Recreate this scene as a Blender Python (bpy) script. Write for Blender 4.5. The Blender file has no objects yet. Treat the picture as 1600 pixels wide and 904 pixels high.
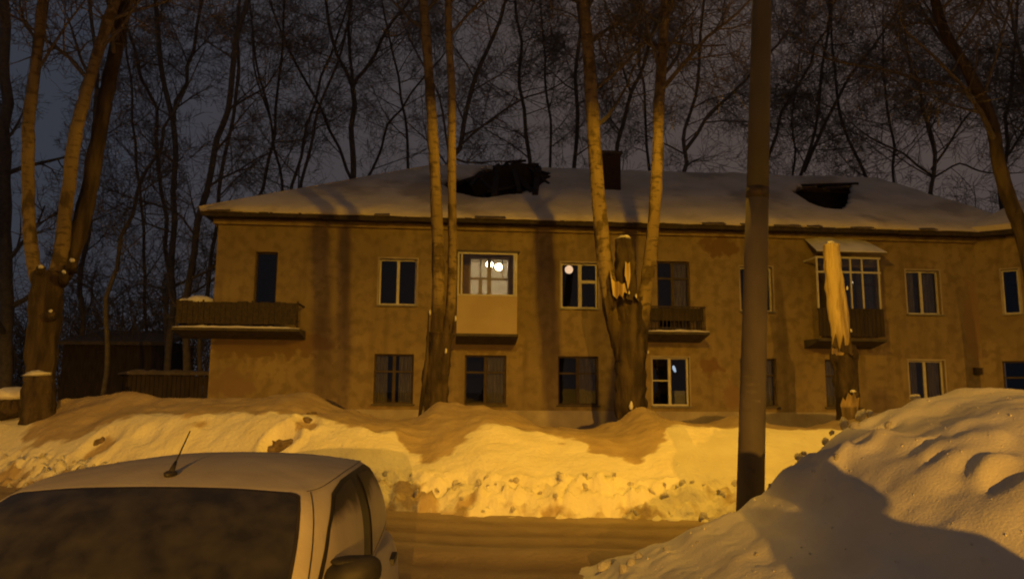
import bpy, bmesh, math, random
from mathutils import Vector, Matrix, noise, geometry
R = math.radians
scene = bpy.context.scene
C = scene.collection
random.seed(7)

# ------------------------------------------------------------------ camera
FPX, HOR, ROLL, CAMZ = 1160.0, 610.0, R(0.5), 1.8
PITCH = math.atan((HOR - 452) / FPX)
fw = Vector((0, math.cos(PITCH), math.sin(PITCH)))
up0 = Vector((0, -math.sin(PITCH), math.cos(PITCH)))
rt0 = Vector((1, 0, 0))
rt = rt0 * math.cos(ROLL) + up0 * math.sin(ROLL)
upv = up0 * math.cos(ROLL) - rt0 * math.sin(ROLL)
cam_d = bpy.data.cameras.new('camera')
cam_d.sensor_fit = 'HORIZONTAL'; cam_d.sensor_width = 36.0
cam_d.lens = 36.0 * FPX / 1600.0
cam_d.clip_start = 0.05; cam_d.clip_end = 2000
cam = bpy.data.objects.new('camera', cam_d); C.objects.link(cam)
m = Matrix((rt, upv, -fw)).transposed().to_4x4(); m.translation = (0, 0, CAMZ)
cam.matrix_world = m
scene.camera = cam

# ------------------------------------------------------------------ sky (overcast night over a lit town)
world = bpy.data.worlds.new('World'); scene.world = world; world.use_nodes = True
nt = world.node_tree; nt.nodes.clear()
wo = nt.nodes.new('ShaderNodeOutputWorld'); bg = nt.nodes.new('ShaderNodeBackground')
tc = nt.nodes.new('ShaderNodeTexCoord')
no = nt.nodes.new('ShaderNodeTexNoise'); no.inputs['Scale'].default_value = 2.6; no.inputs['Detail'].default_value = 5
sx = nt.nodes.new('ShaderNodeSeparateXYZ'); nt.links.new(tc.outputs['Generated'], sx.inputs[0])
nt.links.new(tc.outputs['Generated'], no.inputs['Vector'])
# the town's glow lies to the right: clouds there are brownish, to the left bluish grey
ma = nt.nodes.new('ShaderNodeMapRange'); ma.inputs['From Min'].default_value = -0.5; ma.inputs['From Max'].default_value = 0.15
nt.links.new(sx.outputs['X'], ma.inputs['Value'])
ad = nt.nodes.new('ShaderNodeMath'); ad.operation = 'MULTIPLY_ADD'; ad.inputs[1].default_value = 0.9; ad.inputs[2].default_value = -0.45
nt.links.new(no.outputs['Fac'], ad.inputs[0])
a2 = nt.nodes.new('ShaderNodeMath'); a2.operation = 'ADD'; a2.use_clamp = True
nt.links.new(ma.outputs[0], a2.inputs[0]); nt.links.new(ad.outputs[0], a2.inputs[1])
mx = nt.nodes.new('ShaderNodeMix'); mx.data_type = 'RGBA'
mx.inputs['A'].default_value = (0.034, 0.038, 0.051, 1); mx.inputs['B'].default_value = (0.074, 0.055, 0.049, 1)
nt.links.new(a2.outputs[0], mx.inputs['Factor'])
nt.links.new(mx.outputs['Result'], bg.inputs['Color']); bg.inputs['Strength'].default_value = 1.0
nt.links.new(bg.outputs[0], wo.inputs['Surface'])

scene.view_settings.view_transform = 'Standard'; scene.view_settings.look = 'None'
scene.view_settings.exposure = 0.0; scene.view_settings.gamma = 1.0
scene.view_settings.use_curve_mapping = False
scene.cycles.use_denoising = True
scene.cycles.max_bounces = 6
scene.cycles.transparent_max_bounces = 12
scene.cycles.filter_width = 2.0
scene.cycles.sample_clamp_indirect = 3.0

# ------------------------------------------------------------------ street light settings (lamps themselves are built further down)
SODIUM = (1.0, 0.50, 0.018)
LAMP_HEAD = (3.35, 10.3, 8.55)       # over the road, on the pole in view
LAMP_ENERGY = 2500
LAMPS_ALONG = [(-23.0, 11.6, 8.5, 1600), (27.0, 10.6, 8.5, 1300)]   # next poles of the same row, out of frame
BACK_COLOR = (1.0, 0.47, 0.05)
BACK_ENERGY = 23500                  # lamp in the yard behind the photographer
BACK_DIST = 16.0

# ------------------------------------------------------------------ helpers
def ray(px, py):
    a = (px - 800) / FPX; b = -(py - 452) / FPX
    return fw + rt * a + upv * b
def P(px, py, Y):
    d = ray(px, py); return Vector((0, 0, CAMZ)) + d * (Y / d.y)
def lerp(a, b, t): return a + (b - a) * t
def sstep(a, b, x):
    t = min(1, max(0, (x - a) / (b - a))); return t * t * (3 - 2 * t)
def table(tab, x):
    if x <= tab[0][0]: return tab[0][1]
    for (x0, y0), (x1, y1) in zip(tab, tab[1:]):
        if x <= x1:
            t = (x - x0) / (x1 - x0); t = t * t * (3 - 2 * t); return y0 + (y1 - y0) * t
    return tab[-1][1]
def fbm(x, y, z=0.0, o=4): return noise.fractal(Vector((x, y, z)), 0.9, 2.0, o)

def tag(o, label=None, cat=None, group=None, kind=None):
    if label: o['label'] = label
    if cat: o['category'] = cat
    if group: o['group'] = group
    if kind: o['kind'] = kind
    return o
def empty(name, loc=(0, 0, 0), rz=0.0, parent=None):
    o = bpy.data.objects.new(name, None); C.objects.link(o)
    o.location = loc; o.rotation_euler = (0, 0, rz); o.empty_display_size = 0.2
    if parent: o.parent = parent
    return o
class MB:
    def __init__(s): s.v = []; s.f = []; s.m = []
    def add(s, vs, fs, mi=0):
        n = len(s.v); s.v += [tuple(v) for v in vs]; s.f += [tuple(i + n for i in f) for f in fs]; s.m += [mi] * len(fs); return s
    def box(s, x0, x1, y0, y1, z0, z1, mi=0):
        return s.add([(x0,y0,z0),(x1,y0,z0),(x1,y1,z0),(x0,y1,z0),(x0,y0,z1),(x1,y0,z1),(x1,y1,z1),(x0,y1,z1)],
                     [(0,3,2,1),(4,5,6,7),(0,1,5,4),(1,2,6,5),(2,3,7,6),(3,0,4,7)], mi)
    def beam(s, a, b, w, h, mi=0, roll=0.0):
        a = Vector(a); b = Vector(b); d = (b - a).normalized()
        q = Vector((0, 0, 1)) if abs(d.z) < .95 else Vector((1, 0, 0))
        x = d.cross(q).normalized(); y = x.cross(d).normalized()
        x, y = x * math.cos(roll) + y * math.sin(roll), y * math.cos(roll) - x * math.sin(roll)
        vs = [p + x * i * w / 2 + y * j * h / 2 for p in (a, b) for i, j in ((-1,-1),(1,-1),(1,1),(-1,1))]
        return s.add(vs, [(0,1,2,3),(7,6,5,4),(0,4,5,1),(1,5,6,2),(2,6,7,3),(3,7,4,0)], mi)
    def tube(s, pts, rad, n=6, caps=True, jit=0.0, mi=0, seed=0.0):
        pts = [Vector(p) for p in pts]; k = len(pts); vs = []; fs = []
        px = None
        for i, p in enumerate(pts):
            d = (pts[min(i + 1, k - 1)] - pts[max(i - 1, 0)])
            if d.length < 1e-9: d = Vector((0, 0, 1))
            d.normalize()
            if px is None:
                q = Vector((0, 1, 0)) if abs(d.y) < .9 else Vector((1, 0, 0))
                px = q.cross(d).normalized()
            x = (px - d * px.dot(d))
            if x.length < 1e-6: x = d.orthogonal()
            x.normalize(); px = x; y = d.cross(x)
            r = rad[i] if isinstance(rad, (list, tuple)) else rad
            for j in range(n):
                a = 2 * math.pi * j / n
                c, sn = math.cos(a), math.sin(a); rr = r
                if jit: rr = r * (1 + jit * noise.noise(Vector((c * 1.3 + seed, sn * 1.3, p.z * 1.7 + i * .21 + seed))) + (jit * .55 * noise.noise(Vector((c * 4.2 + seed, sn * 4.2, p.z * 1.1 + seed))) + jit * .35 * noise.noise(Vector((c * 6 + seed, sn * 6, p.z * 5))) if n > 9 else 0))
                vs.append(p + x * (c * rr) + y * (sn * rr))
        for i in range(k - 1):
            for j in range(n):
                j2 = (j + 1) % n
                fs.append((i*n+j, i*n+j2, (i+1)*n+j2, (i+1)*n+j))
        if caps:
            fs.append(tuple(range(n - 1, -1, -1))); fs.append(tuple((k-1)*n + j for j in range(n)))
        return s.add(vs, fs, mi)
    def mesh(s, name):
        me = bpy.data.meshes.new(name); me.from_pydata(s.v, [], s.f); return me
    def build(s, name, mats, parent=None, smooth=False, loc=None):
        me = s.mesh(name)
        for mt in (mats if isinstance(mats, (list, tuple)) else [mats]): me.materials.append(mt)
        if any(s.m): me.polygons.foreach_set('material_index', s.m)
        if smooth: me.polygons.foreach_set('use_smooth', [True] * len(me.polygons))
        o = bpy.data.objects.new(name, me); C.objects.link(o)
        if parent: o.parent = parent
        if loc: o.location = loc
        return o
def ico(name, mats, parent, loc, scl, sub=2, amp=.2, freq=1.3, rot=0.0, seed=0.0):
    bm = bmesh.new(); bmesh.ops.create_icosphere(bm, subdivisions=sub, radius=1)
    for v in bm.verts:
        k = 1 + amp * noise.fractal(v.co * freq + Vector((seed * 7.7, seed * 3.1, seed)), .8, 2, 3)
        v.co *= k
    me = bpy.data.meshes.new(name); bm.to_mesh(me); bm.free()
    me.polygons.foreach_set('use_smooth', [True] * len(me.polygons))
    me.materials.append(mats)
    o = bpy.data.objects.new(name, me); C.objects.link(o); o.location = loc; o.scale = scl; o.rotation_euler = (0, 0, rot)
    if parent: o.parent = parent
    return o

# ------------------------------------------------------------------ materials
def material(name): 
    mt = bpy.data.materials.new(name); mt.use_nodes = True
    n = mt.node_tree.nodes; return mt, mt.node_tree, n['Principled BSDF']
def surf(name, c1, c2=None, scale=4.0, detail=6, rough=.85, bump=.0, bscale=None, bdist=.02, lo=.35, hi=.65, stretch=(1,1,1), metal=0.0, spec=.3, c3=None, s3=.6, coord='Object'):
    """two (or three) tone noise colour with a noise bump"""
    mt, t, b = material(name); L = t.links
    b.inputs['Roughness'].default_value = rough; b.inputs['Metallic'].default_value = metal
    b.inputs['Specular IOR Level'].default_value = spec
    b.inputs['Base Color'].default_value = (*c1, 1)
    tcn = t.nodes.new('ShaderNodeTexCoord'); mp = t.nodes.new('ShaderNodeMapping'); mp.inputs['Scale'].default_value = stretch
    L.new(tcn.outputs[coord], mp.inputs['Vector'])
    out = None
    def layer(prev, c, sc, lo, hi, off):
        nz = t.nodes.new('ShaderNodeTexNoise'); nz.inputs['Scale'].default_value = sc; nz.inputs['Detail'].default_value = detail
        nz.noise_dimensions = '4D'; nz.inputs['W'].default_value = off
        L.new(mp.outputs[0], nz.inputs['Vector'])
        mr = t.nodes.new('ShaderNodeMapRange'); mr.inputs['From Min'].default_value = lo; mr.inputs['From Max'].default_value = hi
        L.new(nz.outputs['Fac'], mr.inputs['Value'])
        mi = t.nodes.new('ShaderNodeMix'); mi.data_type = 'RGBA'
        L.new(mr.outputs[0], mi.inputs['Factor'])
        if prev is None: mi.inputs['A'].default_value = (*c1, 1)
        else: L.new(prev, mi.inputs['A'])
        mi.inputs['B'].default_value = (*c, 1)
        return mi.outputs['Result']
    if c2: out = layer(None, c2, scale, lo, hi, 0)
    if c3: out = layer(out, c3, s3, .52, .62, 3.3)
    if out: L.new(out, b.inputs['Base Color'])
    if bump:
        nz = t.nodes.new('ShaderNodeTexNoise'); nz.inputs['Scale'].default_value = bscale or scale * 3; nz.inputs['Detail'].default_value = 8
        L.new(mp.outputs[0], nz.inputs['Vector'])
        bp = t.nodes.new('ShaderNodeBump'); bp.inputs['Strength'].default_value = bump; bp.inputs['Distance'].default_value = bdist
        L.new(nz.outputs['Fac'], bp.inputs['Height']); L.new(bp.outputs[0], b.inputs['Normal'])
    return mt
def emit(name, c, s):
    mt, t, b = material(name)
    b.inputs['Base Color'].default_value = (*c, 1); b.inputs['Emission Color'].default_value = (*c, 1); b.inputs['Emission Strength'].default_value = s
    return mt
M = {}
M['snow_fresh'] = surf('snow_fresh', (.78,.77,.75), (.66,.63,.59), 3.0, 6, .75, .55, 14, .03)
M['roof_snow'] = surf('roof_snow', (.68,.61,.51), (.54,.48,.395), .8, 6, .85, .8, 7, .05, c3=(.40,.345,.285), s3=.45)
M['plaster'] = None
M['plinth'] = surf('plinth_plaster', (.44,.38,.31), (.30,.25,.2), 1.5, 7, .95, .4, 20, .01)
M['panel'] = surf('balcony_panel', (.50,.40,.26), (.43,.34,.22), 1.2, 4, .8, .1, 14, .01)
M['concrete'] = surf('concrete', (.11,.095,.08), (.065,.055,.048), 4, 7, .95, .5, 25, .01)
M['frame_white'] = surf('white_window_frame', (.62,.60,.56), (.50,.47,.43), 5, 4, .5)
M['frame_old'] = surf('old_brown_frame', (.055,.04,.03), (.085,.062,.045), 6, 5, .8)
M['wood_dark'] = surf('dark_weathered_wood', (.032,.025,.02), (.058,.044,.034), 6, 6, .9, .3, 30, .005, stretch=(1,1,.25))
M['attic_wood'] = surf('dark_attic_wood', (.022,.017,.015), (.04,.03,.025), 6, 5, .95)
M['slate'] = surf('old_slate', (.09,.075,.065), (.14,.115,.10), 5, 5, .95)
M['iron'] = surf('black_iron', (.03,.024,.02), (.07,.05,.035), 14, 4, .7)
M['brick'] = surf('sooty_brick', (.07,.042,.03), (.045,.03,.024), 5, 6, .95, .5, 18, .01)
M['bark_dark'] = surf('furrowed_bark', (.032,.023,.017), (.085,.062,.041), 5, 7, .95, .9, 16, .05, stretch=(1,1,.22), lo=.4, hi=.62)
M['bark_pale'] = None
M['bark_night'] = surf('grey_bark', (.09,.075,.065), (.14,.12,.10), 5, 4, .95)
M['bare_wood'] = surf('stripped_wood', (.58,.46,.24), (.20,.135,.062), 5, 8, .85, .9, 16, .04, lo=.46, hi=.66, stretch=(1.6,1.6,.10))
M['bark_strip'] = surf('torn_bark', (.34,.25,.13), (.12,.085,.05), 7, 7, .9, .8, 16, .03, stretch=(1,1,.4))
M['curtain'] = surf('curtain', (.46,.40,.34), (.26,.22,.185), 9, 3, .95, stretch=(3,1,.2))
M['inner_wall'] = surf('room_wallpaper', (.70,.64,.52), (.62,.56,.45), 3, 4, .9)
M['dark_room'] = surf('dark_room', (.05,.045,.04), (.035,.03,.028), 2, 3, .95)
M['tyre'] = surf('rubber', (.02,.02,.02), (.03,.03,.03), 8, 3, .9)
M['plastic'] = surf('black_plastic', (.022,.02,.018), (.035,.03,.028), 8, 3, .55)
M['rim'] = surf('steel_rim', (.35,.35,.35), (.25,.25,.25), 8, 3, .4, metal=.8)
M['zinc'] = surf('grey_metal', (.22,.21,.2), (.16,.15,.14), 8, 3, .5, metal=.4)
M['paper'] = surf('torn_paper', (.13,.108,.088), (.09,.075,.062), 9, 5, .9)
M['cloth'] = surf('dark_coat_cloth', (.04,.04,.05), (.06,.06,.07), 20, 3, .95)
M['skin'] = surf('skin', (.5,.33,.25), (.45,.29,.22), 8, 3, .6)
M['globe'] = emit('lamp_globe_warm', (1.0, .90, .70), 130.0)
M['globe_big'] = emit('lamp_globe_yellow', (1.0, .64, .36), 1.75)
M['cool_glint'] = emit('cool_glint_glow', (.62, .80, 1.0), 1.2)  # glowing colour standing for a cool reflection in the glass
M['bulb_dim'] = emit('bare_bulb', (1.0, .75, .42), 3.0)
M['sodium_glass'] = emit('sodium_lens', SODIUM, 30.0)

def bark_limb():
    """old furrowed bark low down, smooth pale bark with dark lenticels higher up (heights are above the tree's foot)"""
    mt, t, b = material('poplar_bark'); L = t.links; N = t.nodes.new
    b.inputs['Roughness'].default_value = .95; b.inputs['Specular IOR Level'].default_value = .15
    tcn = N('ShaderNodeTexCoord'); s_ = N('ShaderNodeSeparateXYZ'); L.new(tcn.outputs['Object'], s_.inputs[0])
    def nz(scale, st, w):
        mp = N('ShaderNodeMapping'); mp.inputs['Scale'].default_value = st; L.new(tcn.outputs['Object'], mp.inputs['Vector'])
        n = N('ShaderNodeTexNoise'); n.noise_dimensions = '4D'; n.inputs['W'].default_value = w; n.inputs['Scale'].default_value = scale; n.inputs['Detail'].default_value = 8; L.new(mp.outputs[0], n.inputs['Vector']); return n.outputs['Fac']
    def rng(q, a, c, x=0.0, y=1.0):
        r = N('ShaderNodeMapRange'); r.inputs['From Min'].default_value = a; r.inputs['From Max'].default_value = c; r.inputs['To Min'].default_value = x; r.inputs['To Max'].default_value = y; L.new(q, r.inputs['Value']); return r.outputs[0]
    def mix(f, a, c):
        m_ = N('ShaderNodeMix'); m_.data_type = 'RGBA'; L.new(f, m_.inputs['Factor'])
        for k, q in (('A', a), ('B', c)):
            if isinstance(q, tuple): m_.inputs[k].default_value = (*q, 1)
            else: L.new(q, m_.inputs[k])
        return m_.outputs['Result']
    fur = nz(5, (1, 1, .22), 1); len_ = nz(4.5, (1, 1, 3.0), 2); big = nz(1.2, (1, 1, .5), 3)
    low = mix(rng(fur, .4, .62), (.032,.023,.017), (.085,.062,.041))
    high = mix(rng(big, .35, .65), (.255,.195,.105), (.18,.135,.075)); high = mix(rng(len_, .52, .64, 0, .85), high, (.075,.055,.035)); high = mix(rng(nz(2.2, (1, 1, .7), 7), .54, .60, 0, .8), high, (.065,.048,.03))
    ad_ = N('ShaderNodeMath'); ad_.operation = 'MULTIPLY_ADD'; ad_.inputs[1].default_value = 3.2; L.new(big, ad_.inputs[0]); L.new(s_.outputs['Z'], ad_.inputs[2])
    L.new(mix(rng(ad_.outputs[0], 3.5, 4.3), low, high), b.inputs['Base Color'])
    bp = N('ShaderNodeBump'); bp.inputs['Strength'].default_value = .9; bp.inputs['Distance'].default_value = .04; L.new(nz(14, (1, 1, .3), 4), bp.inputs['Height']); L.new(bp.outputs[0], b.inputs['Normal'])
    return mt
M['bark_pale'] = bark_limb()

def plaster():
    mt, t, b = material('ochre_plaster'); L = t.links; N = t.nodes.new
    b.inputs['Roughness'].default_value = .95; b.inputs['Specular IOR Level'].default_value = .15
    tcn = N('ShaderNodeTexCoord')
    def nz(scale, detail=6, stretch=None, w=0):
        n = N('ShaderNodeTexNoise'); n.noise_dimensions = '4D'; n.inputs['W'].default_value = w
        n.inputs['Scale'].default_value = scale; n.inputs['Detail'].default_value = detail
        if stretch:
            mp = N('ShaderNodeMapping'); mp.inputs['Scale'].default_value = stretch; L.new(tcn.outputs['Object'], mp.inputs['Vector']); L.new(mp.outputs[0], n.inputs['Vector'])
        else: L.new(tcn.outputs['Object'], n.inputs['Vector'])
        return n.outputs['Fac']
    def rng(s, a, c, x=0.0, y=1.0):
        r = N('ShaderNodeMapRange'); r.inputs['From Min'].default_value = a; r.inputs['From Max'].default_value = c
        r.inputs['To Min'].default_value = x; r.inputs['To Max'].default_value = y; L.new(s, r.inputs['Value']); return r.outputs[0]
    def mix(f, a, c):
        m_ = N('ShaderNodeMix'); m_.data_type = 'RGBA'; L.new(f, m_.inputs['Factor'])
        for k, s in (('A', a), ('B', c)):
            if isinstance(s, tuple): m_.inputs[k].default_value = (*s, 1)
            else: L.new(s, m_.inputs[k])
        return m_.outputs['Result']
    col = mix(rng(nz(.55, 5), .35, .65), (.32,.245,.14), (.245,.186,.108))
    col = mix(rng(nz(3.4, 10, w=2), .46, .62, 0, .7), col, (.185,.137,.08))            # blotches
    col = mix(rng(nz(1.1, 8, (2.4, 1, .3), w=5), .50, .68, 0, .6), col, (.17,.125,.076))   # rain streaks
    # darker spots: fallen plaster, stains, plain tone under balconies; local to the facade
    def spot(cx, cz, rx, rz, prev, c, w):
        mp = N('ShaderNodeMapping'); mp.vector_type = 'POINT'
        mp.inputs['Location'].default_value = (-cx / rx, 0, -cz / rz); mp.inputs['Scale'].default_value = (1 / rx, 0, 1 / rz)
        L.new(tcn.outputs['Object'], mp.inputs['Vector'])
        ln = N('ShaderNodeVectorMath'); ln.operation = 'LENGTH'; L.new(mp.outputs[0], ln.inputs[0])
        a_ = N('ShaderNodeMath'); a_.operation = 'ADD'; L.new(ln.outputs['Value'], a_.inputs[0]); L.new(rng(nz(3.0, 7, w=w), .2, .8, -.8, .8), a_.inputs[1])
        return mix(rng(a_.outputs[0], .75, 1.05, .85, 0.0), prev, c)
    for i, (cx, cz, rx, rz, c) in enumerate(SPOTS):
        col = spot(cx, cz, rx, rz, col, c, 11 + i)
    L.new(col, b.inputs['Base Color'])
    bp = N('ShaderNodeBump'); bp.inputs['Strength'].default_value = .5; bp.inputs['Distance'].default_value = .015
    L.new(nz(9, 9), bp.inputs['Height']); L.new(bp.outputs[0], b.inputs['Normal'])
    return mt

def glass(name, tint=(.72,.73,.75), gloss=.25):
    mt, t, b = material(name); t.nodes.remove(b); L = t.links
    out = t.nodes['Material Output']
    tr = t.nodes.new('ShaderNodeBsdfTransparent'); tr.inputs['Color'].default_value = (*tint, 1)
    gl = t.nodes.new('ShaderNodeBsdfGlossy'); gl.inputs['Roughness'].default_value = .0; gl.inputs['Color'].default_value = (.9,.9,.9,1)
    fr = t.nodes.new('ShaderNodeFresnel'); fr.inputs['IOR'].default_value = 1.5
    ml = t.nodes.new('ShaderNodeMath'); ml.operation = 'MULTIPLY_ADD'; ml.inputs[1].default_value = 1.0; ml.inputs[2].default_value = gloss * .1
    L.new(fr.outputs[0], ml.inputs[0])
    mx_ = t.nodes.new('ShaderNodeMixShader'); L.new(ml.outputs[0], mx_.inputs[0]); L.new(tr.outputs[0], mx_.inputs[1]); L.new(gl.outputs[0], mx_.inputs[2])
    L.new(mx_.outputs[0], out.inputs['Surface'])
    return mt
M['glass'] = glass('window_glass'); M['glass_clear'] = glass('clear_glass', (.86,.84,.8))

def snow_attr(name, clean, clean2, dirty, dirty2, bump=.6, bscale=9.0, bdist=.05, soft=.12, var=.55):
    """snow whose soiled areas come from the 'dirt' attribute on the mesh"""
    mt, t, b = material(name); L = t.links; N = t.nodes.new
    b.inputs['Roughness'].default_value = .8; b.inputs['Specular IOR Level'].default_value = .2
    tcn = N('ShaderNodeTexCoord'); at = N('ShaderNodeAttribute'); at.attribute_name = 'dirt'
    def nz(scale, w):
        n = N('ShaderNodeTexNoise'); n.noise_dimensions = '4D'; n.inputs['W'].default_value = w; n.inputs['Scale'].default_value = scale; n.inputs['Detail'].default_value = 8
        L.new(tcn.outputs['Object'], n.inputs['Vector']); return n.outputs['Fac']
    def mix(f, a, c):
        m_ = N('ShaderNodeMix'); m_.data_type = 'RGBA'; L.new(f, m_.inputs['Factor'])
        for k, s in (('A', a), ('B', c)):
            if isinstance(s, tuple): m_.inputs[k].default_value = (*s, 1)
            else: L.new(s, m_.inputs[k])
        return m_.outputs['Result']
    def rng(s, a, c, x=0.0, y=1.0):
        r = N('ShaderNodeMapRange'); r.inputs['From Min'].default_value = a; r.inputs['From Max'].default_value = c
        r.inputs['To Min'].default_value = x; r.inputs['To Max'].default_value = y; L.new(s, r.inputs['Value']); return r.outputs[0]
    cl = mix(rng(nz(1.7, 0), .35, .7), clean, clean2)
    di = mix(rng(nz(2.6, 4), .35, .65), dirty, dirty2)
    e = N('ShaderNodeMath'); e.operation = 'ADD'; L.new(at.outputs['Fac'], e.inputs[0]); L.new(rng(nz(3.2, 9), 0, 1, -var, var), e.inputs[1])
    L.new(mix(rng(e.outputs[0], .5 - soft, .5 + soft), cl, di), b.inputs['Base Color'])
    bp = N('ShaderNodeBump'); bp.inputs['Strength'].default_value = bump; bp.inputs['Distance'].default_value = bdist
    L.new(nz(bscale, 2), bp.inputs['Height']); L.new(bp.outputs[0], b.inputs['Normal'])
    return mt
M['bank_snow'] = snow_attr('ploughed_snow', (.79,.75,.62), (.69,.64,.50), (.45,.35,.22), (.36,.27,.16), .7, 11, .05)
M['mound_snow'] = snow_attr('mound_snow', (.74,.70,.60), (.62,.575,.48), (.36,.30,.24), (.28,.23,.18), .5, 45, .012)
M['road'] = snow_attr('packed_dirty_snow', (.33,.255,.17), (.27,.205,.135), (.17,.122,.078), (.14,.10,.065), .7, 14, .03, .5, .4)
M['road'].node_tree.nodes['Principled BSDF'].inputs['Roughness'].default_value = .6
M['yard'] = surf('yard_snow', (.5,.49,.48), (.38,.36,.34), .6, 6, .9)

# ------------------------------------------------------------------ ground, road
def grid_mesh(name, xs, ys, zf, mt, attr=None, kind='structure', parent=None):
    nx, ny = len(xs), len(ys); vs = []; at = []
    for y in ys:
        for x in xs:
            vs.append((x, y, zf(x, y)))
            if attr: at.append(attr(x, y))
    fs = [(j*nx+i, j*nx+i+1, (j+1)*nx+i+1, (j+1)*nx+i) for j in range(ny-1) for i in range(nx-1)]
    me = bpy.data.meshes.new(name); me.from_pydata(vs, [], fs); me.materials.append(mt)
    me.polygons.foreach_set('use_smooth', [True] * len(fs))
    if attr:
        a = me.attributes.new('dirt', 'FLOAT', 'POINT'); a.data.foreach_set('value', at)
    o = bpy.data.objects.new(name, me); C.objects.link(o)
    if kind: o['kind'] = kind
    if parent: o.parent = parent
    return o
def span(a, b, st): 
    n = max(1, int(round((b - a) / st))); return [a + (b - a) * i / n for i in range(n + 1)]

gx = [-700, -200, -80, -45, 45, 80, 200, 700]
grid_mesh('ground', gx, [-500, -120, -60, -20, 20, 60, 150, 600], lambda x, y: -.12, M['yard'])
tag(bpy.data.objects['ground'], 'dark snowy ground around the yard')

FOOT = [(-26, 15.6), (-12, 14.6), (-6, 12.6), (-2.5, 11.4), (0, 10.9), (4, 10.6), (12, 10.9), (40, 13)]
def road_z(x, y):
    z = .018 * fbm(x * .3, y * 1.1, 3) + .008 * fbm(x * 3, y * 4, 8)
    yy = y - table(FOOT, x)
    for c, w, a in ((-1.1, .26, .035), (-1.75, .3, .03), (-2.9, .26, .035), (-3.6, .3, .03)):
        yy2 = yy + .05 * noise.noise(Vector((x * .12, c, 0)))
        z -= a * math.exp(-((yy2 - c) / w) ** 2)
    z += .05 * math.exp(-((yy + 2.35) / .35) ** 2)
    return z
def road_dirt(x, y):
    yy = y - table(FOOT, x); d = .25 + .3 * fbm(x * .12, y * 1.6, 51)
    for c, w, a in ((-.45, .16, .45), (-1.1, .20, .7), (-1.75, .22, .6), (-2.9, .25, .7), (-3.6, .3, .6)):
        d += a * math.exp(-((yy + .06 * noise.noise(Vector((x * .12, c, 0))) - c) / w) ** 2)
    return min(1, max(0, d))
grid_mesh('road', span(-45, -16, 1.0)[:-1] + span(-16, 14, .2) + span(14, 45, 1.0)[1:], span(-14, 4, .9)[:-1] + span(4, 17, .08), road_z, M['road'], road_dirt)
tag(bpy.data.objects['road'], 'rutted brown packed snow covering the road')

# ------------------------------------------------------------------ snow bank on the far side
def xz_at(px, py, Y): p = P(px, py, Y); return p.x, p.z
CREST_Y, BOUND_Y = 17.0, 13.8
crest = [(-24, 1.5)] + [xz_at(a, b, CREST_Y) for a, b in ((-80,628),(0,632),(60,630),(110,622),(195,612),(250,621),(330,622),(400,620),(480,612),(540,640),(600,655),(650,652),(690,627),(740,633),(790,641),(850,667),(920,670),(960,660),(1000,636),(1050,659),(1100,664),(1145,648),(1200,666),(1260,671),(1315,655),(1400,650),(1600,640))] + [(30, 1.4)]
bound = [(-20, 1.2)] + [xz_at(a, b, BOUND_Y) for a, b in ((0,664),(60,672),(150,652),(300,650),(420,648),(500,655),(560,662),(600,668),(660,684),(700,676),(760,664),(830,676),(900,682),(970,690),(1030,672),(1080,668),(1160,668),(1230,676),(1300,674),(1400,680))] + [(26, 1.0)]
PITS = []   # hollows in the bank: (x, y, radius, depth)
def bank_z(x, y, fine=True):
    f = table(FOOT, x); zc = table(crest, x); zb = table(bound, x)
    yb = max(BOUND_Y, f + 2.0)
    t = y - f
    if t < 0: z = -.25 + .1 * t
    elif t < .9: z = lerp(-.2, .30, sstep(-.15, .75, t)) + .12 * sstep(.72, .9, t + .16 * fbm(x * 1.3, 3, 3))
    elif y < yb: z = lerp(.42, zb, ((t - .9) / (yb - f - .9)) ** .8)
    elif y < CREST_Y: z = lerp(zb, zc, (y - yb) / (CREST_Y - yb))
    else: z = lerp(zc, .35, sstep(CREST_Y - .3, CREST_Y + 4.4, y))
    if fine:
        z += .06 * fbm(x * .9, y * .9, 1) + (.016 + .02 * sstep(13.2, 14.2, y)) * fbm(x * 2.6, y * 2.6, 5)
        ch = sstep(-.2, .1, t) * (1 - sstep(.8, 1.15, t))
        z += ch * (.17 * abs(fbm(x * 3.2, y * 3.6, 9)) + .13 * fbm(x * 5, y * 5, 2) + .07 * abs(fbm(x * 11, y * 11, 4)))
        for a, b, r, d in PITS:
            q = ((x - a) ** 2 + ((y - b) * 1.0) ** 2) / (r * r)
            if q < 9: z -= d * math.exp(-q * q) - .35 * d * math.exp(-(q - 1.6) ** 2 * 2)
    return z
def hit(zf, px, py, y0, y1, st=.05):
    d = ray(px, py); y = y0
    while y < y1:
        p = Vector((0, 0, CAMZ)) + d * (y / d.y)
        if p.z <= zf(p.x, p.y): return p
        y += st
    return Vector((0, 0, CAMZ)) + d * (y1 / d.y)
for px, py, r, d in ((438, 692, .30, .32), (158, 690, .34, .16), (478, 660, .24, .10), (230, 680, .25, .07), (725, 745, .2, .06), (595, 668, .25, .06), (1100, 730, .3, .03)):
    p = hit(lambda a, b: bank_z(a, b, False), px, py, 10.5, 20); PITS.append((p.x, p.y, r, d))
TONGUES = [(P(680, 690, 13.5).x, .65, 1.5), (P(975, 690, 13.5).x, .75, 1.5), (P(30, 690, 14).x, 1.2, 1.2), (P(560, 690, 14).x, .5, .6), (P(270, 680, 14).x, .5, .5), (P(890, 690, 14).x, .4, .7)]
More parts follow.
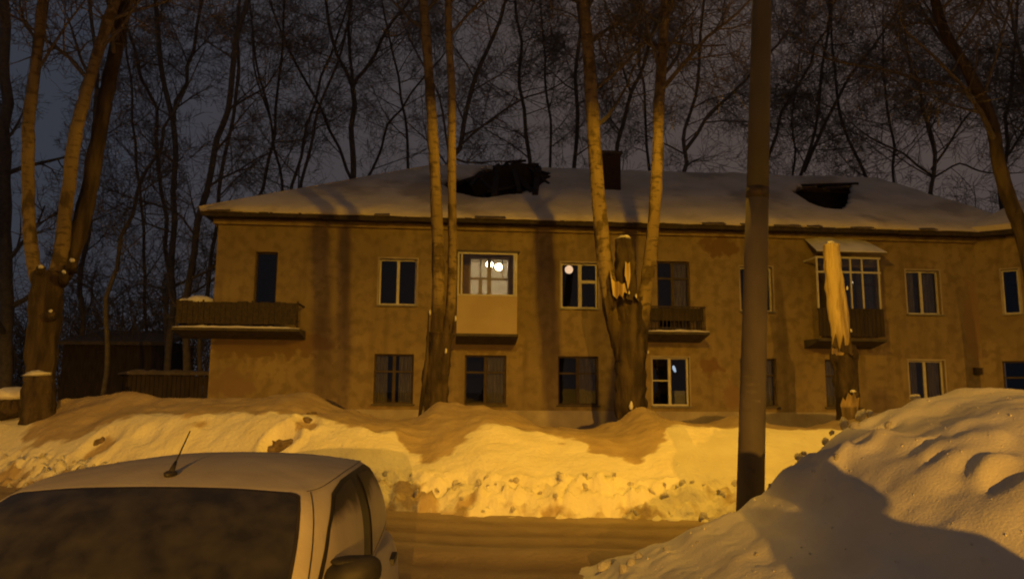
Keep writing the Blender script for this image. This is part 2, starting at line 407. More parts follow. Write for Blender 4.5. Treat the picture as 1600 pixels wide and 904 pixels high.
def bank_dirt(x, y):
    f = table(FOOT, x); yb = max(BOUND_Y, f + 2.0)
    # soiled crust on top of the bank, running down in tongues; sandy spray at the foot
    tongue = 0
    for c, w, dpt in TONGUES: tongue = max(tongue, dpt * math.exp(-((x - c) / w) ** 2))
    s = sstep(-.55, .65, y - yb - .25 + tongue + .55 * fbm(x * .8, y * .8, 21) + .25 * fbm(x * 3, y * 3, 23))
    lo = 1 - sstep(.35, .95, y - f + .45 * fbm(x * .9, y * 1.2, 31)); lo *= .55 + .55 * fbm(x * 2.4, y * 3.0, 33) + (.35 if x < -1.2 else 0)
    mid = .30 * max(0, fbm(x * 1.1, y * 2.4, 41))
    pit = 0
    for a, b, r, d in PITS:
        if d > .09: pit = max(pit, .85 * math.exp(-(((x - a) ** 2 + (y - b) ** 2) / (r * r * .7)) ** 2))  # deeper hollows are darkened in the colour too
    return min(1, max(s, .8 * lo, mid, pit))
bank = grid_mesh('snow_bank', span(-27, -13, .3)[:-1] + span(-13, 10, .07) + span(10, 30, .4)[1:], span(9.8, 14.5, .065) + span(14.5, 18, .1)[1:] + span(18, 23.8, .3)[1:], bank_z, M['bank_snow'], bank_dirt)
tag(bank, 'long bank of ploughed snow between the road and the house')
# lumps thrown up by the plough, each a piece of the bank
chunk_me = []
M['clod'] = surf('snow_clod', (.78,.75,.70), (.62,.55,.46), 2.2, 6, .85, .8, 8, .06)
for k in range(6):
    bm = bmesh.new(); bmesh.ops.create_icosphere(bm, subdivisions=2, radius=1)
    for v in bm.verts: v.co *= 1 + .35 * noise.fractal(v.co * 1.3 + Vector((k * 5.1, k, 0)), .7, 2.1, 3)
    me = bpy.data.meshes.new('snow_chunk'); bm.to_mesh(me); bm.free()
    me.polygons.foreach_set('use_smooth', [True] * len(me.polygons)); me.materials.append(M['clod']); chunk_me.append(me)
def chunk(x, y, z, s, parent, name='snow_chunk'):
    o = bpy.data.objects.new(name, random.choice(chunk_me)); C.objects.link(o); o.parent = parent
    o.location = (x, y, z); o.rotation_euler = [random.uniform(0, 6.28) for _ in range(3)]
    o.scale = (s * random.uniform(.8, 1.5), s * random.uniform(.7, 1.1), s * random.uniform(.55, .9)); return o
for k in range(190):
    x = random.uniform(-9, 5.2) if k < 165 else random.uniform(-15, -9); f = table(FOOT, x)
    t = random.gauss(.82, .08) if k % 2 else random.uniform(.05, .8)
    s = random.choice((.03, .035, .04, .05, .06, .075)); y = f + t; chunk(x, y, bank_z(x, y) - s * .3, s, bank)

M['dirty_ice'] = surf('dirty_ice', (.10,.07,.045), (.26,.19,.12), 3, 6, .85, .8, 9, .05)
for px, py, r in ((438, 694, .30), (426, 690, .16), (156, 692, .26), (478, 660, .20), (484, 648, .12)):
    p = hit(bank_z, px, py, 10.5, 19); o = ico('dirty_lump', M['dirty_ice'], bank, (p.x, p.y + .1, p.z - r * .3), (r * 1.15, r * .8, r * .7), 3, .5, 1.4, 0, px)

# ------------------------------------------------------------------ near snow mound
ridge_px = ((930, 903), (990, 868), (1040, 846), (1100, 816), (1160, 793), (1195, 764), (1245, 714), (1270, 690), (1330, 650), (1400, 629), (1450, 611), (1520, 600), (1600, 597))
MY = 7.2
ridge = [(.55, -.05)] + [xz_at(a, b, MY) for a, b in ridge_px] + [(6.4, 2.0), (7.5, 1.9), (9.5, .9), (11, -.1)]
MPITS = []
def mound_z(x, y, fine=True):
    h = table(ridge, x)
    if y < MY:
        t = (y - 1.6) / (MY - 1.6); g = math.sin(max(0, min(1, t)) * math.pi / 2) ** .85
    else:
        g = 1 - sstep(0, 1.75, y - MY)
    # the left flank runs out sooner towards the viewer
    h2 = table(ridge, x - max(0, MY - y) * .06)
    z = (lerp(h, h2, .8)) * g - .06
    if fine:
        e = min(1, max(0, h)) * g
        z += e * (.09 * fbm(x * .8, y * .8, 61) + .018 * fbm(x * 2.3, y * 2.3, 71) + .012 * abs(fbm(x * 6, y * 6, 75)))
        z += .018 * (1 - sstep(.3, 1.0, h)) * g * abs(fbm(x * 5, y * 5, 77)) * 2
        for a, b, r, d in MPITS:
            q = ((x - a) ** 2 + (y - b) ** 2) / (r * r)
            if q < 9: z -= d * math.exp(-q * q)
    return z
for px, py, r, d in ((1335, 712, .22, -.09), (1300, 738, .14, -.07), (1385, 662, .10, .07), (1335, 690, .07, .06), (1455, 690, .06, .09), (1462, 727, .05, .09), (1480, 745, .18, -.05), (1535, 700, .20, -.05), (1570, 755, .12, .10), (1555, 735, .16, -.06), (1435, 700, .12, .04), (1200, 870, .16, .03), (1245, 690, .12, -.06), (1345, 880, .15, .03), (1510, 740, .09, .05), (1310, 722, .07, .06), (1350, 705, .07, .06)):
    p = hit(lambda a, b: mound_z(a, b, False), px, py, 2.5, 8.5); MPITS.append((p.x, p.y, r, d))
mound = empty('snow_mound', (3.4, 6.0, 0))
tag(mound, 'big near heap of shovelled snow at the right, in front of the lamp pole', 'snow heap')
heap = grid_mesh('heap', span(.35, 7, .05) + span(7, 11, .15)[1:], span(1.5, 9.0, .05), mound_z, M['mound_snow'],
          lambda x, y: .38 * max(0, fbm(x * 1.4, y * 1.4, 81)) , kind=None)
heap.parent = mound; heap.matrix_parent_inverse = Matrix.Translation((-3.4, -6.0, 0))
def mchunk(px, py, s):
    p = hit(mound_z, px, py, 2.5, 8.9); o = chunk(p.x - 3.4, p.y - 6.0, p.z + s * .1, s, mound)
for a, b, s in ((945, 888, .085), (956, 880, .06), (985, 882, .07), (1000, 872, .04), (975, 893, .05), (1248, 714, .05), (1256, 708, .04), (1205, 760, .035), (1318, 662, .06), (1345, 650, .09), (1358, 646, .05), (1336, 668, .06), (1310, 715, .05), (1325, 708, .04), (1390, 667, .05), (1180, 870, .03), (1040, 860, .03), (1090, 850, .03), (1430, 622, .05), (1290, 690, .05), (1300, 676, .04)):
    mchunk(a, b, s)

crumb = MB(); rc = random.Random(9)
for i in range(650):            # crumbs and grains rolled down the heap
    x = rc.uniform(.8, 6.0); y = rc.uniform(2.8, 7.3); s = rc.choice((.005, .006, .007, .008, .010, .014)) * (1.3 if fbm(x, y, 19) > .1 else .8); z = mound_z(x, y)
    v = [Vector((rc.gauss(0, 1), rc.gauss(0, 1), rc.gauss(0, 1))).normalized() * s for _ in range(4)]; c = Vector((x - 3.4, y - 6.0, z - s * .1))
    crumb.add([c + Vector((s, 0, 0)), c + Vector((-s * .6, s * .8, 0)), c + Vector((-s * .5, -s * .8, 0)), c + Vector((rc.uniform(-.4, .4) * s, rc.uniform(-.4, .4) * s, s)), c - Vector((0, 0, s))], [(0,1,3),(1,2,3),(2,0,3),(1,0,4),(2,1,4),(0,2,4)])
o = crumb.build('snow_crumbs', M['mound_snow'], mound, True); o['kind'] = 'stuff'

# ------------------------------------------------------------------ apartment house
TH = R(4.5); FD = 24.2
CT, ST = math.cos(TH), math.sin(TH)
house = empty('apartment_house', (0, FD, 0), TH)
tag(house, 'old two storey ochre plaster house with snowy broken hip roof and balconies', 'house')
def toloc(p): return Vector((p.x * CT + (p.y - FD) * ST, -p.x * ST + (p.y - FD) * CT, p.z))
def FP(px, py, off=0.0):
    d = ray(px, py); o = Vector((0, 0, CAMZ))
    ol = toloc(o); dl = Vector((d.x * CT + d.y * ST, -d.x * ST + d.y * CT, d.z))
    return ol + dl * ((off - ol.y) / dl.y)
def FPS(px, py, p0, n):      # hit with any plane in house space
    d = ray(px, py); ol = toloc(Vector((0, 0, CAMZ))); dl = Vector((d.x * CT + d.y * ST, -d.x * ST + d.y * CT, d.z))
    return ol + dl * ((Vector(p0) - ol).dot(n) / dl.dot(n))
ZE = 7.28                       # eaves
UL, UR = FP(333, 480).x, FP(1529, 480).x
Z2T, Z2B, Z1T, Z1B = (sum(FP(x, y).z for x, y in r) / len(r) for r in
    ([(620,402),(905,410),(1443,425)], [(620,475),(905,482),(1443,491)], [(614,551),(903,556),(1048,559),(1448,564)], [(614,632),(903,633),(1048,632)]))
def ux(px, py=480): return FP(px, py).x
ops = []      # wall openings: u0,u1,z0,z1,kind
def op(px0, px1, z0, z1, kind): ops.append((ux(px0, 440 if z0 > 3 else 590), ux(px1, 440 if z0 > 3 else 590), z0, z1, kind))
ZF2 = FP(905, 520).z            # upper floor level at balconies
op(592, 651, Z2B, Z2T, 'double'); op(877, 934, Z2B, Z2T, 'transom'); op(1157, 1207, Z2B, Z2T, 'double'); op(1416, 1468, Z2B, Z2T, 'double_c')
op(584, 646, Z1B, Z1T, 'old'); op(726, 791, Z1B, Z1T, 'old'); op(872, 935, Z1B, Z1T, 'old'); op(1019, 1077, Z1B, Z1T, 'double_s'); op(1157, 1214, Z1B, Z1T, 'old'); op(1290, 1342, Z1B, Z1T, 'old'); op(1421, 1477, Z1B, Z1T, 'double_c')
op(397, 432, ZF2, FP(414, 393).z, 'dark_door'); op(733, 796, ZF2 + .05, Z2T + .12, 'lit_door'); op(1027, 1078, ZF2, FP(1050, 408).z, 'door2'); op(1312, 1372, ZF2, Z2T + .05, 'door2')
SPOTS = [(ux(1128, 385), FP(1128, 385).z, .75, .38, (.165,.10,.06)), (ux(1108, 573), FP(1108, 573).z, .42, .30, (.19,.115,.065)),
         (ux(400, 540), FP(400, 540).z, 1.9, .42, (.17,.11,.07)), (ux(480, 535), FP(480, 535).z, .8, .3, (.2,.13,.08)), (ux(760, 540), FP(760, 540).z, 1.1, .3, (.2,.14,.09)),
         (ux(360, 600), FP(360, 600).z, .8, .5, (.22,.15,.10)), (ux(1150, 620), FP(1150, 620).z, .5, .5, (.25,.16,.10)), (ux(1300, 545), FP(1300, 545).z, 1.2, .25, (.2,.14,.09)), (ux(1520, 500), FP(1520, 500).z, .35, 1.6, (.26,.17,.1)), (ux(600, 640), 1.0, .9, .25, (.25,.17,.11))]
M['plaster'] = plaster()

def wall_panel(mb, u0, u1, z0, z1, openings, th=.42):
    us = sorted({u0, u1, *[o[0] for o in openings], *[o[1] for o in openings]}); zs = sorted({z0, z1, *[o[2] for o in openings], *[o[3] for o in openings]})
    us = [u for u in us if u0 <= u <= u1]; zs = [z for z in zs if z0 <= z <= z1]
    for a, b in zip(us, us[1:]):
        for c, d in zip(zs, zs[1:]):
            mu, mz = (a + b) / 2, (c + d) / 2
            if any(o[0] < mu < o[1] and o[2] < mz < o[3] for o in openings): continue
            mb.add([(a,0,c),(b,0,c),(b,0,d),(a,0,d)], [(0,1,2,3)]); mb.add([(a,th,c),(b,th,c),(b,th,d),(a,th,d)], [(3,2,1,0)])
    for o in openings:
        a, b, c, d = o[:4]
        mb.add([(a,0,c),(b,0,c),(b,th,c),(a,th,c)], [(3,2,1,0)]); mb.add([(a,0,d),(b,0,d),(b,th,d),(a,th,d)], [(0,1,2,3)])
        mb.add([(a,0,c),(a,th,c),(a,th,d),(a,0,d)], [(3,2,1,0)]); mb.add([(b,0,c),(b,th,c),(b,th,d),(b,0,d)], [(0,1,2,3)])
DEP = 11.0
mb = MB(); wall_panel(mb, UL, UR, -.12, ZE, ops); mb.build('wall', M['plaster'], house)
mb = MB(); mb.box(UL, UL + .42, .003, DEP, -.12, ZE); mb.build('wall', M['plaster'], house)
mb = MB(); mb.box(UL, UR + 6, DEP, DEP + .4, -.12, ZE); mb.build('wall', M['plaster'], house)
mb = MB(); mb.box(UL - .04, UR + .02, -.05, .1, -.12, FP(850, 641).z); mb.build('plinth', M['plinth'], house)
# cornice under the eaves
mb = MB(); mb.box(UL - .12, UR, -.14, .05, ZE - .26, ZE - .06); mb.build('cornice', M['plaster'], house)
# inside: partitions and floor that keep the rooms dark and apart
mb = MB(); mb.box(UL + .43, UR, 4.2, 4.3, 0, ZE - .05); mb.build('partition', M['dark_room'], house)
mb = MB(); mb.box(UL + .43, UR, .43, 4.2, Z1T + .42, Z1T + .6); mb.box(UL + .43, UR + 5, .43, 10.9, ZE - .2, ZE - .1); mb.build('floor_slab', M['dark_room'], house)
# wing at the right, turned towards the street
WA = R(-40)
wing = empty('wing', (UR, 0, 0), WA, house)
wz = 8.5
def wing_u(px, py):
    n = Vector((math.sin(-WA) * -1, -math.cos(WA), 0)); n = Vector((math.sin(WA), -math.cos(WA), 0))
    q = FPS(px, py, (UR, 0, 0), n); d = q - Vector((UR, 0, 0)); return d.x * math.cos(WA) + d.y * math.sin(WA), q.z
w0, w1 = wing_u(1566, 450)[0], wing_u(1593, 450)[0]
wops = [(w0, w1, Z2B, Z2T, 'narrow'), (wing_u(1567, 580)[0], wing_u(1567, 580)[0] + 1.35, Z1B, Z1T, 'old')]
mb = MB(); wall_panel(mb, .0, wz, -.12, ZE - .01, wops); mb.build('wing_wall', M['plaster'], wing)
mb = MB(); mb.box(wz - .42, wz - .002, .43, 9, -.12, ZE - .01); mb.box(.5, wz, 4, 4.1, 0, ZE - .1); mb.build('wing_end_wall', M['plaster'], wing)

# ---- windows
CR = random.Random(4)
def window(parent, u0, u1, z0, z1, style, y=.13):
    e = .055; white = style in ('double', 'double_c', 'double_s', 'transom', 'narrow', 'lit_door')
    fm = M['frame_white'] if white else M['frame_old']
    g = M['glass_clear'] if style == 'lit_door' else M['glass']
    mbf = MB(); d0, d1 = y, y + .07
    mbf.box(u0, u0 + e, d0, d1, z0, z1); mbf.box(u1 - e, u1, d0, d1, z0, z1); mbf.box(u0 + e, u1 - e, d0, d1, z0, z0 + e); mbf.box(u0 + e, u1 - e, d0, d1, z1 - e, z1)
    w = mbf.build('window', fm, parent)
    def bar(a, b, c, d, n='mullion'): k = MB(); k.box(a, b, d0 + .004, d1 - .004, c, d); k.build(n, fm, w)
    def pane(a, b, c, d):
        k = MB(); k.box(a, b, y + .03, y + .036, c, d); k.build('pane', g, w)
    A, B, Cz, D = u0 + e, u1 - e, z0 + e, z1 - e; um = (A + B) / 2; hb = .045
    if style in ('double', 'double_c', 'double_s'):
        bar(um - hb, um + hb, Cz, D); pane(A, um - hb, Cz, D); pane(um + hb, B, Cz, D)
        if style == 'double_s':
            zz = lerp(Cz, D, .52); bar(A, um - hb, zz - .02, zz + .02, 'transom')
    elif style == 'transom':
        um = lerp(A, B, .53); zz = lerp(Cz, D, .60); bar(um - .06, um + .06, Cz, D); pane(A, um - .06, Cz, D)
        bar(um + .06, B, zz - .05, zz + .05, 'transom'); pane(um + .06, B, Cz, zz - .05); pane(um + .06, B, zz + .05, D)
        k = MB(); k.box(um - .02, um + .02, d0 - .05, d0 - .006, lerp(Cz, D, .2), lerp(Cz, D, .27)); k.build('handle', fm, w)
    elif style == 'narrow': pane(A, B, Cz, D)
    elif style == 'dark_door': bar(A, B, Cz, lerp(Cz, D, .3), 'kick_panel'); pane(A, B, lerp(Cz, D, .3), D)
    elif style == 'lit_door':
        zz = lerp(Cz, D, .72); zs = lerp(Cz, D, .34)
        bar(um - .07, um + .07, Cz, D); bar(A, um - .07, zz - .04, zz + .04, 'transom'); bar(um + .07, B, zz - .04, zz + .04, 'transom')
        for a, b in ((A, um - .07), (um + .07, B)):
            pane(a, b, zz + .04, D); pane(a, b, Cz, zz - .04)
        ql = lerp(A, um, .52); bar(ql - .02, ql + .02, zz + .04, D); qr = lerp(um, B, .72); bar(qr - .02, qr + .02, zz + .04, D)
        bar(ql - .06, ql + .06, Cz, zz - .04); bar(A, ql - .06, lerp(Cz, zz, .62) - .03, lerp(Cz, zz, .62) + .03, 'transom')
    else:   # old casement with small upper lights
        zz = lerp(Cz, D, .66 if style == 'old' else .78)
        bar(um - .05, um + .05, Cz, D); bar(A, um - .05, zz - .03, zz + .03, 'transom'); bar(um + .05, B, zz - .03, zz + .03, 'transom')
        for a, b in ((A, um - .05), (um + .05, B)): pane(a, b, Cz, zz - .03); pane(a, b, zz + .03, D)
    if style not in ('door', 'door2', 'dark_door', 'lit_door'):
        k = MB(); k.box(u0 - .06, u1 + .06, -.09, y - .003, z0 - .05, z0 - .004); k.build('sill', M['zinc'] if white else M['concrete'], w)
    if style in ('old', 'double_c', 'door2', 'door'):
        q = CR.random(); sp = ((A, lerp(A, B, .30 + .2 * CR.random())), (lerp(A, B, .55 + .2 * CR.random()), B)) if q < .5 else (((A, lerp(A, B, .62 + .3 * CR.random())),) if q < .75 else ((lerp(A, B, .5), B),))
        for a, b in sp:
            k = MB(); n = 14
            for i in range(n):
                x0, x1 = lerp(a, b, i / n), lerp(a, b, (i + 1) / n); ya, yb = y + .10 + .03 * math.sin(i * 1.9), y + .10 + .03 * math.sin((i + 1) * 1.9)
                k.add([(x0, ya, Cz), (x1, yb, Cz), (x1, yb, D), (x0, ya, D)], [(0, 1, 2, 3)])
            k.build('curtain', M['curtain'], w)
    if white and style in ('double', 'double_c', 'transom', 'narrow', 'double_s'):   # pale plaster slopes round replaced windows
        k = MB(); t = .05
        k.box(u0 - t, u0, -.012, .0, z0, z1 + t); k.box(u1, u1 + t, -.012, 0, z0, z1 + t); k.box(u0, u1, -.012, 0, z1, z1 + t); k.build('trim', M['plinth'], w)
    return w
wins = [window(house, *o) for o in ops]
for o in wops: window(wing, *o)

def globe(name, mt, p, r, parent):
    bm = bmesh.new(); bmesh.ops.create_uvsphere(bm, u_segments=16, v_segments=10, radius=r); me = bpy.data.meshes.new(name); bm.to_mesh(me); bm.free()
    me.materials.append(mt); me.polygons.foreach_set('use_smooth', [True] * len(me.polygons))
    o = bpy.data.objects.new(name, me); C.objects.link(o); o.parent = parent; o.location = p; return o
def room(u0, u1, z0, z1, y1, mt):
    k = MB(); k.box(u0, u0 + .08, .425, y1, z0, z1); k.box(u1 - .08, u1, .425, y1, z0, z1); k.box(u0 + .08, u1 - .08, .425, y1, z0, z0 + .1); k.box(u0 + .08, u1 - .08, .425, y1, z1 - .1, z1); k.box(u0 + .08, u1 - .08, y1 - .1, y1, z0 + .1, z1 - .1)
    return k.build('room', mt, house)
# lit room behind the glazed balcony, with a two-globe ceiling lamp
lo = [o for o in ops if o[4] == 'lit_door'][0]
rm = room(lo[0] - .9, lo[1] + .7, ZF2 - .06, Z2T + .75, 4.1, M['inner_wall'])
lampb = empty('ceiling_lamp', (0, 0, 0), 0, rm)
for px, py in ((765, 413), (779, 417)):
    p = FP(px, py, 1.7); globe('globe', M['globe'], p, .115, rm); k = MB(); k.tube([p + Vector((0, 0, .1)), (p.x, p.y, Z2T + .64)], .012, 6); k.build('stem', M['zinc'], rm)
bpy.data.objects.remove(lampb)
k = MB(); k.box(lerp(lo[0], lo[1], .62), lo[1] + .3, 2.9, 3.3, ZF2 + .1, ZF2 + 1.5); k.box(lerp(lo[0], lo[1], .55), lo[1] + .1, 2.3, 2.6, ZF2 + .1, ZF2 + 1.2); k.build('cupboard', M['wood_dark'], rm)
# room with a yellow globe lamp behind the white window with the small vent pane
tr = [o for o in ops if o[4] == 'transom'][0]
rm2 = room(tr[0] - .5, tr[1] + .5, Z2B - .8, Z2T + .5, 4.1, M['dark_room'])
p = FP(889, 421, .45); globe('globe', M['globe_big'], p, .14, rm2)
for (px, py), off in (((1331, 441), .35),):
    p = FP(px, py, off); globe('bulb', M['bulb_dim'], p, .045 if px < 1400 else .02, house)

p = FP(1053, 577, .45); k = MB(); k.tube([p + Vector((-.02, 0, .13)), p + Vector((0, 0, .04)), p + Vector((.05, 0, -.08))], [.03, .055, .03], 10); k.build('window_glint', M['cool_glint'], house, True)  # glowing piece added behind the pane in place of a reflected light
p = FP(1064, 615, .5); k = MB(); k.box(p.x - .22, p.x + .2, .5, .9, p.z - .35, p.z + .1); k.build('cupboard', M['frame_white'], house)
# ---- balconies
def rnd(a): return random.uniform(-a, a)
def snow_strip(parent, u0, u1, y0, y1, z, h, n=30, name='snow'):
    k = MB(); vs = []; 
    for i in range(n + 1):
        u = lerp(u0, u1, i / n); hh = h * (.55 + .6 * abs(fbm(u * 1.6, z, 3))) * min(1, .4 + 3 * min(i, n - i) / n)
        o = .03 * fbm(u * 3, 1, 5)
        vs += [(u, y0 - .02 + o, z), (u, y0 + o * .5, z + hh * .8), (u, (y0 + y1) / 2, z + hh), (u, y1, z + hh * .8), (u, y1, z)]
    fs = []
    for i in range(n):
        for j in range(4): a = i * 5 + j; fs.append((a, a + 5, a + 6, a + 1))
    fs += [(0, 1, 2, 3, 4), tuple(n * 5 + j for j in (4, 3, 2, 1, 0))]
    k.add(vs, fs); return k.build(name, M['snow_fresh'], parent, True)
def balcony(u0, u1, z, d, th=.16):
    k = MB(); k.add([(u0,-d,z-.08),(u1,-d,z-.08),(u1,-.003,z-th-.12),(u0,-.003,z-th-.12),(u0,-d,z),(u1,-d,z),(u1,-.003,z),(u0,-.003,z)], [(0,3,2,1),(4,5,6,7),(0,1,5,4),(1,2,6,5),(2,3,7,6),(3,0,4,7)]); return k.build('balcony', M['concrete'], house)
# A: boarded balcony wrapping the left corner
zA = FP(370, 512, -1.0).z; a0, a1 = FP(268, 512, -1.0).x, FP(468, 512, -1.0).x
bA = balcony(a0, a1, zA, 1.0)
k = MB(); k.box(a0, UL - .05, -.001, 1.6, zA - .158, zA - .002); k.build('slab', M['concrete'], bA)
n = 22; zt = FP(370, 471, -1.0).z
for i in range(n):
    u = lerp(a0 + .1, a1 - .12, i / n); w = (a1 - a0 - .22) / n
    k = MB(); k.box(u + .006, u + w - .006, -.98 + rnd(.008), -.955 + rnd(.004), zA + .12, zt + rnd(.03)); k.build('board', M['iron'], bA)
for yy in (-.6, -.2, .2, .6, 1.0, 1.35):
    k = MB(); k.box(a0 + .06, a0 + .085, yy - .18, yy + .18, zA + .12, zt + rnd(.03)); k.build('board', M['iron'], bA)
k = MB(); k.box(a0 + .05, a1 - .05, -.95, -.91, zt - .06, zt - .01); k.box(a0 + .05, a1 - .05, -.95, -.91, zA + .2, zA + .25)
for u in (a0 + .1, UL, (UL + a1) / 2, a1 - .1): k.box(u - .025, u + .025, -.95, -.90, zA, zt + .05)
k.beam((a1 - .08, -.93, zt - .03), (a1 - .08, -.02, zt - .03), .04, .05); k.build('railing', M['iron'], bA)
snow_strip(bA, a0 + .02, a1 - .02, -1.0, -.8, zA + .001, .10)
for u, w, h in ((FP(313, 460, -.6).x, .42, .20), (FP(290, 463, -.6).x, .18, .10)):
    ico('snow', M['snow_fresh'], bA, (u, -.6, zt + .02), (w, .4, h), 2, .2, 1.2, 0, u)
k = MB(); k.box(FP(300, 463, -.5).x, FP(330, 463, -.5).x, -.8, -.3, zA, zt - .03); k.build('box', M['wood_dark'], bA)
# B: glazed, panelled balcony
zB = FP(760, 521, -1.0).z; b0, b1 = FP(714, 480, -1.0).x, FP(808, 480, -1.0).x
zb2 = FP(760, 462, -1.0).z; zb3 = FP(760, 394, -1.0).z
bB = balcony(b0 - .02, b1 + .04, zB, 1.02)
k = MB(); k.box(b0, b1, -1.0, -.95, zB + .002, zb2); k.build('panel', M['panel'], bB)
for x0 in (b0, b1 - .05):
    k = MB(); k.box(x0, x0 + .05, -.948, -.004, zB + .002, zb2); k.build('panel', M['panel'], bB)
k = MB(); fr = .05
for u in (b0, lerp(b0, b1, .055), b1 - fr * 1.2, lerp(b0, b1, .935)): k.box(u, u + fr, -1.0, -.95, zb2 + .002, zb3)
k.box(b0 + .052, b1 - .065, -1.0, -.951, zb3 - .06, zb3 - .001); k.box(b0 + .052, b1 - .065, -1.0, -.951, zb2 + .004, zb2 + .05)
for x0 in (b0, b1 - .05): k.box(x0, x0 + .05, -.949, -.9, zb2 + .002, zb3); k.box(x0, x0 + .05, -.06, -.005, zb2 + .002, zb3); k.box(x0, x0 + .05, -.9, -.06, zb3 - .06, zb3 - .002)
k.build('glazing_frame', M['frame_white'], bB)
for a, b in ((b0 + .105, b1 - .11),):
    k = MB(); k.box(a, b, -.98, -.974, zb2 + .052, zb3 - .062); k.build('pane', M['glass_clear'], bB)
for x0 in (b0 + .02, b1 - .03):
    k = MB(); k.box(x0, x0 + .006, -.9, -.06, zb2 + .003, zb3 - .062); k.build('pane', M['glass_clear'], bB)
k = MB(); k.add([(b0 - .06, -1.08, zb3 + .01), (b1 + .08, -1.08, zb3 + .0), (b1 + .08, -.003, zb3 + .12), (b0 - .06, -.003, zb3 + .12), (b0 - .06, -1.08, zb3 + .06), (b1 + .08, -1.08, zb3 + .05), (b1 + .08, -.003, zb3 + .17), (b0 - .06, -.003, zb3 + .17)], [(0,3,2,1),(4,5,6,7),(0,1,5,4),(1,2,6,5),(2,3,7,6),(3,0,4,7)]); k.build('roof', M['slate'], bB)
# C: open balcony with iron bars
zC = FP(1060, 518, -.95).z; c0, c1 = FP(1010, 500, -.95).x, FP(1108, 500, -.95).x; zct = FP(1060, 478, -.95).z
bC = balcony(c0, c1, zC, .98)
snow_strip(bC, c0 + .01, c1 - .01, -.98, -.70, zC + .001, .10)
k = MB(); k.box(c0 + .04, c1 - .1, -.93, -.89, zct - .04, zct); k.box(c0 + .04, c1 - .1, -.925, -.895, zC + .1, zC + .13)
k.box(c1 - .14, c1 - .1, -.89, -.02, zct - .04, zct - .001); k.build('railing', M['iron'], bC)
n = 15
for i in range(n + 1):
    u = lerp(c0 + .05, c1 - .12, i / n); k = MB(); k.box(u - .011, u + .011, -.921, -.899, zC + .01, zct - .02); k.build('baluster', M['iron'], bC)
for i in range(6):
    k = MB(); k.box(c1 - .131, c1 - .109, -.78 + i * .14, -.758 + i * .14, zC + .01, zct - .03); k.build('baluster', M['iron'], bC)
k = MB(); k.box(c0 + .05, c1 - .16, -.885, -.87, zC + .36, zct - .06); k.build('screen', M['wood_dark'], bC)
# D: old glazed balcony with a snowy tin canopy
zD = FP(1330, 529, -.95).z; d0, d1 = FP(1279, 500, -.95).x, FP(1382, 500, -.95).x; zd2 = FP(1330, 482, -.95).z; zd3 = FP(1330, 401, -.95).z; zd1 = FP(1330, 425, -.95).z
bD = balcony(d0 - .06, d1 + .03, zD, 1.0)
n = 16
for i in range(n):
    u = lerp(d0, d1, i / n); w = (d1 - d0) / n
    k = MB(); k.box(u + .008, u + w - .008, -.95, -.93 + rnd(.004), zD + .08, zd2 + rnd(.01)); k.build('board', M['wood_dark'], bD)
k = MB(); k.box(d0, d1, -.925, -.89, zd2 - .06, zd2 + .01)
k.build('railing', M['wood_dark'], bD)
k = MB(); f = [0, .16, .34, .52, .70, .96]
for t in f: u = lerp(d0 + .02, d1 - .02, t); k.box(u, u + .05, -.93, -.88, zd2 + .012, zd3)
k.box(d0, d1, -.932, -.878, zd3 - .06, zd3 + .001); k.box(d0 + .01, d1 - .01, -.931, -.879, zd1 - .03, zd1 + .03)
for x0 in (d0 + .02, d1 - .05): k.box(x0, x0 + .03, -.87, -.02, zd3 - .06, zd3)
k.build('glazing_frame', M['frame_white'], bD)
for a, b in zip(f, f[1:]):
    A, B = lerp(d0 + .02, d1 - .02, a) + .05, lerp(d0 + .02, d1 - .02, b)
    k = MB(); k.box(A, B, -.91, -.904, zd2 + .014, zd1 - .03); k.box(A, B, -.91, -.904, zd1 + .03, zd3 - .06); k.build('pane', M['glass'], bD)
k = MB(); cz = FP(1340, 396, -1.1).z; cz2 = FP(1340, 379, -.3).z
k.add([(d0 - .05, -1.15, cz), (d1 + .1, -1.15, cz), (d1 - .0, -.003, cz2 + .1), (d0 + .1, -.003, cz2 + .1), (d0 - .05, -1.15, cz + .04), (d1 + .1, -1.15, cz + .04), (d1 - .0, -.003, cz2 + .14), (d0 + .1, -.003, cz2 + .14)], [(0,3,2,1),(4,5,6,7),(0,1,5,4),(1,2,6,5),(2,3,7,6),(3,0,4,7)]); cano = k.build('canopy', M['slate'], bD)
k = MB(); n = 12; vs = []
for j in range(7):
    for i in range(n + 1):
        t, s = i / n, j / 6; u = lerp(lerp(d0 - .06, d0 + .1, s), lerp(d1 + .11, d1, s), t); y = lerp(-1.17, -.003, s)
        e = min(1, 4 * min(t, 1 - t) + .15) * min(1, s * 4 + .25); vs.append((u, y, lerp(cz, cz2 + .1, s) + .045 + .14 * e * (.7 + .4 * fbm(u * 2, y * 2, 8))))
k.add(vs, [(j*(n+1)+i, j*(n+1)+i+1, (j+1)*(n+1)+i+1, (j+1)*(n+1)+i) for j in range(6) for i in range(n)]); 
k.add([vs[i] for i in range(n + 1)] + [(vs[i][0], vs[i][1], cz + .041) for i in range(n + 1)], [(i + n + 1, i + n + 2, i + 1, i) for i in range(n)])
k.build('snow', M['snow_fresh'], bD, True)
# utility box by the right window
p = FP(1526, 580); k = MB(); k.box(p.x - .13, p.x + .13, -.12, -.003, p.z - .1, p.z + .1); k.box(p.x - .15, p.x + .15, -.14, -.002, p.z + .102, p.z + .125); k.build('meter_box', M['iron'], house)

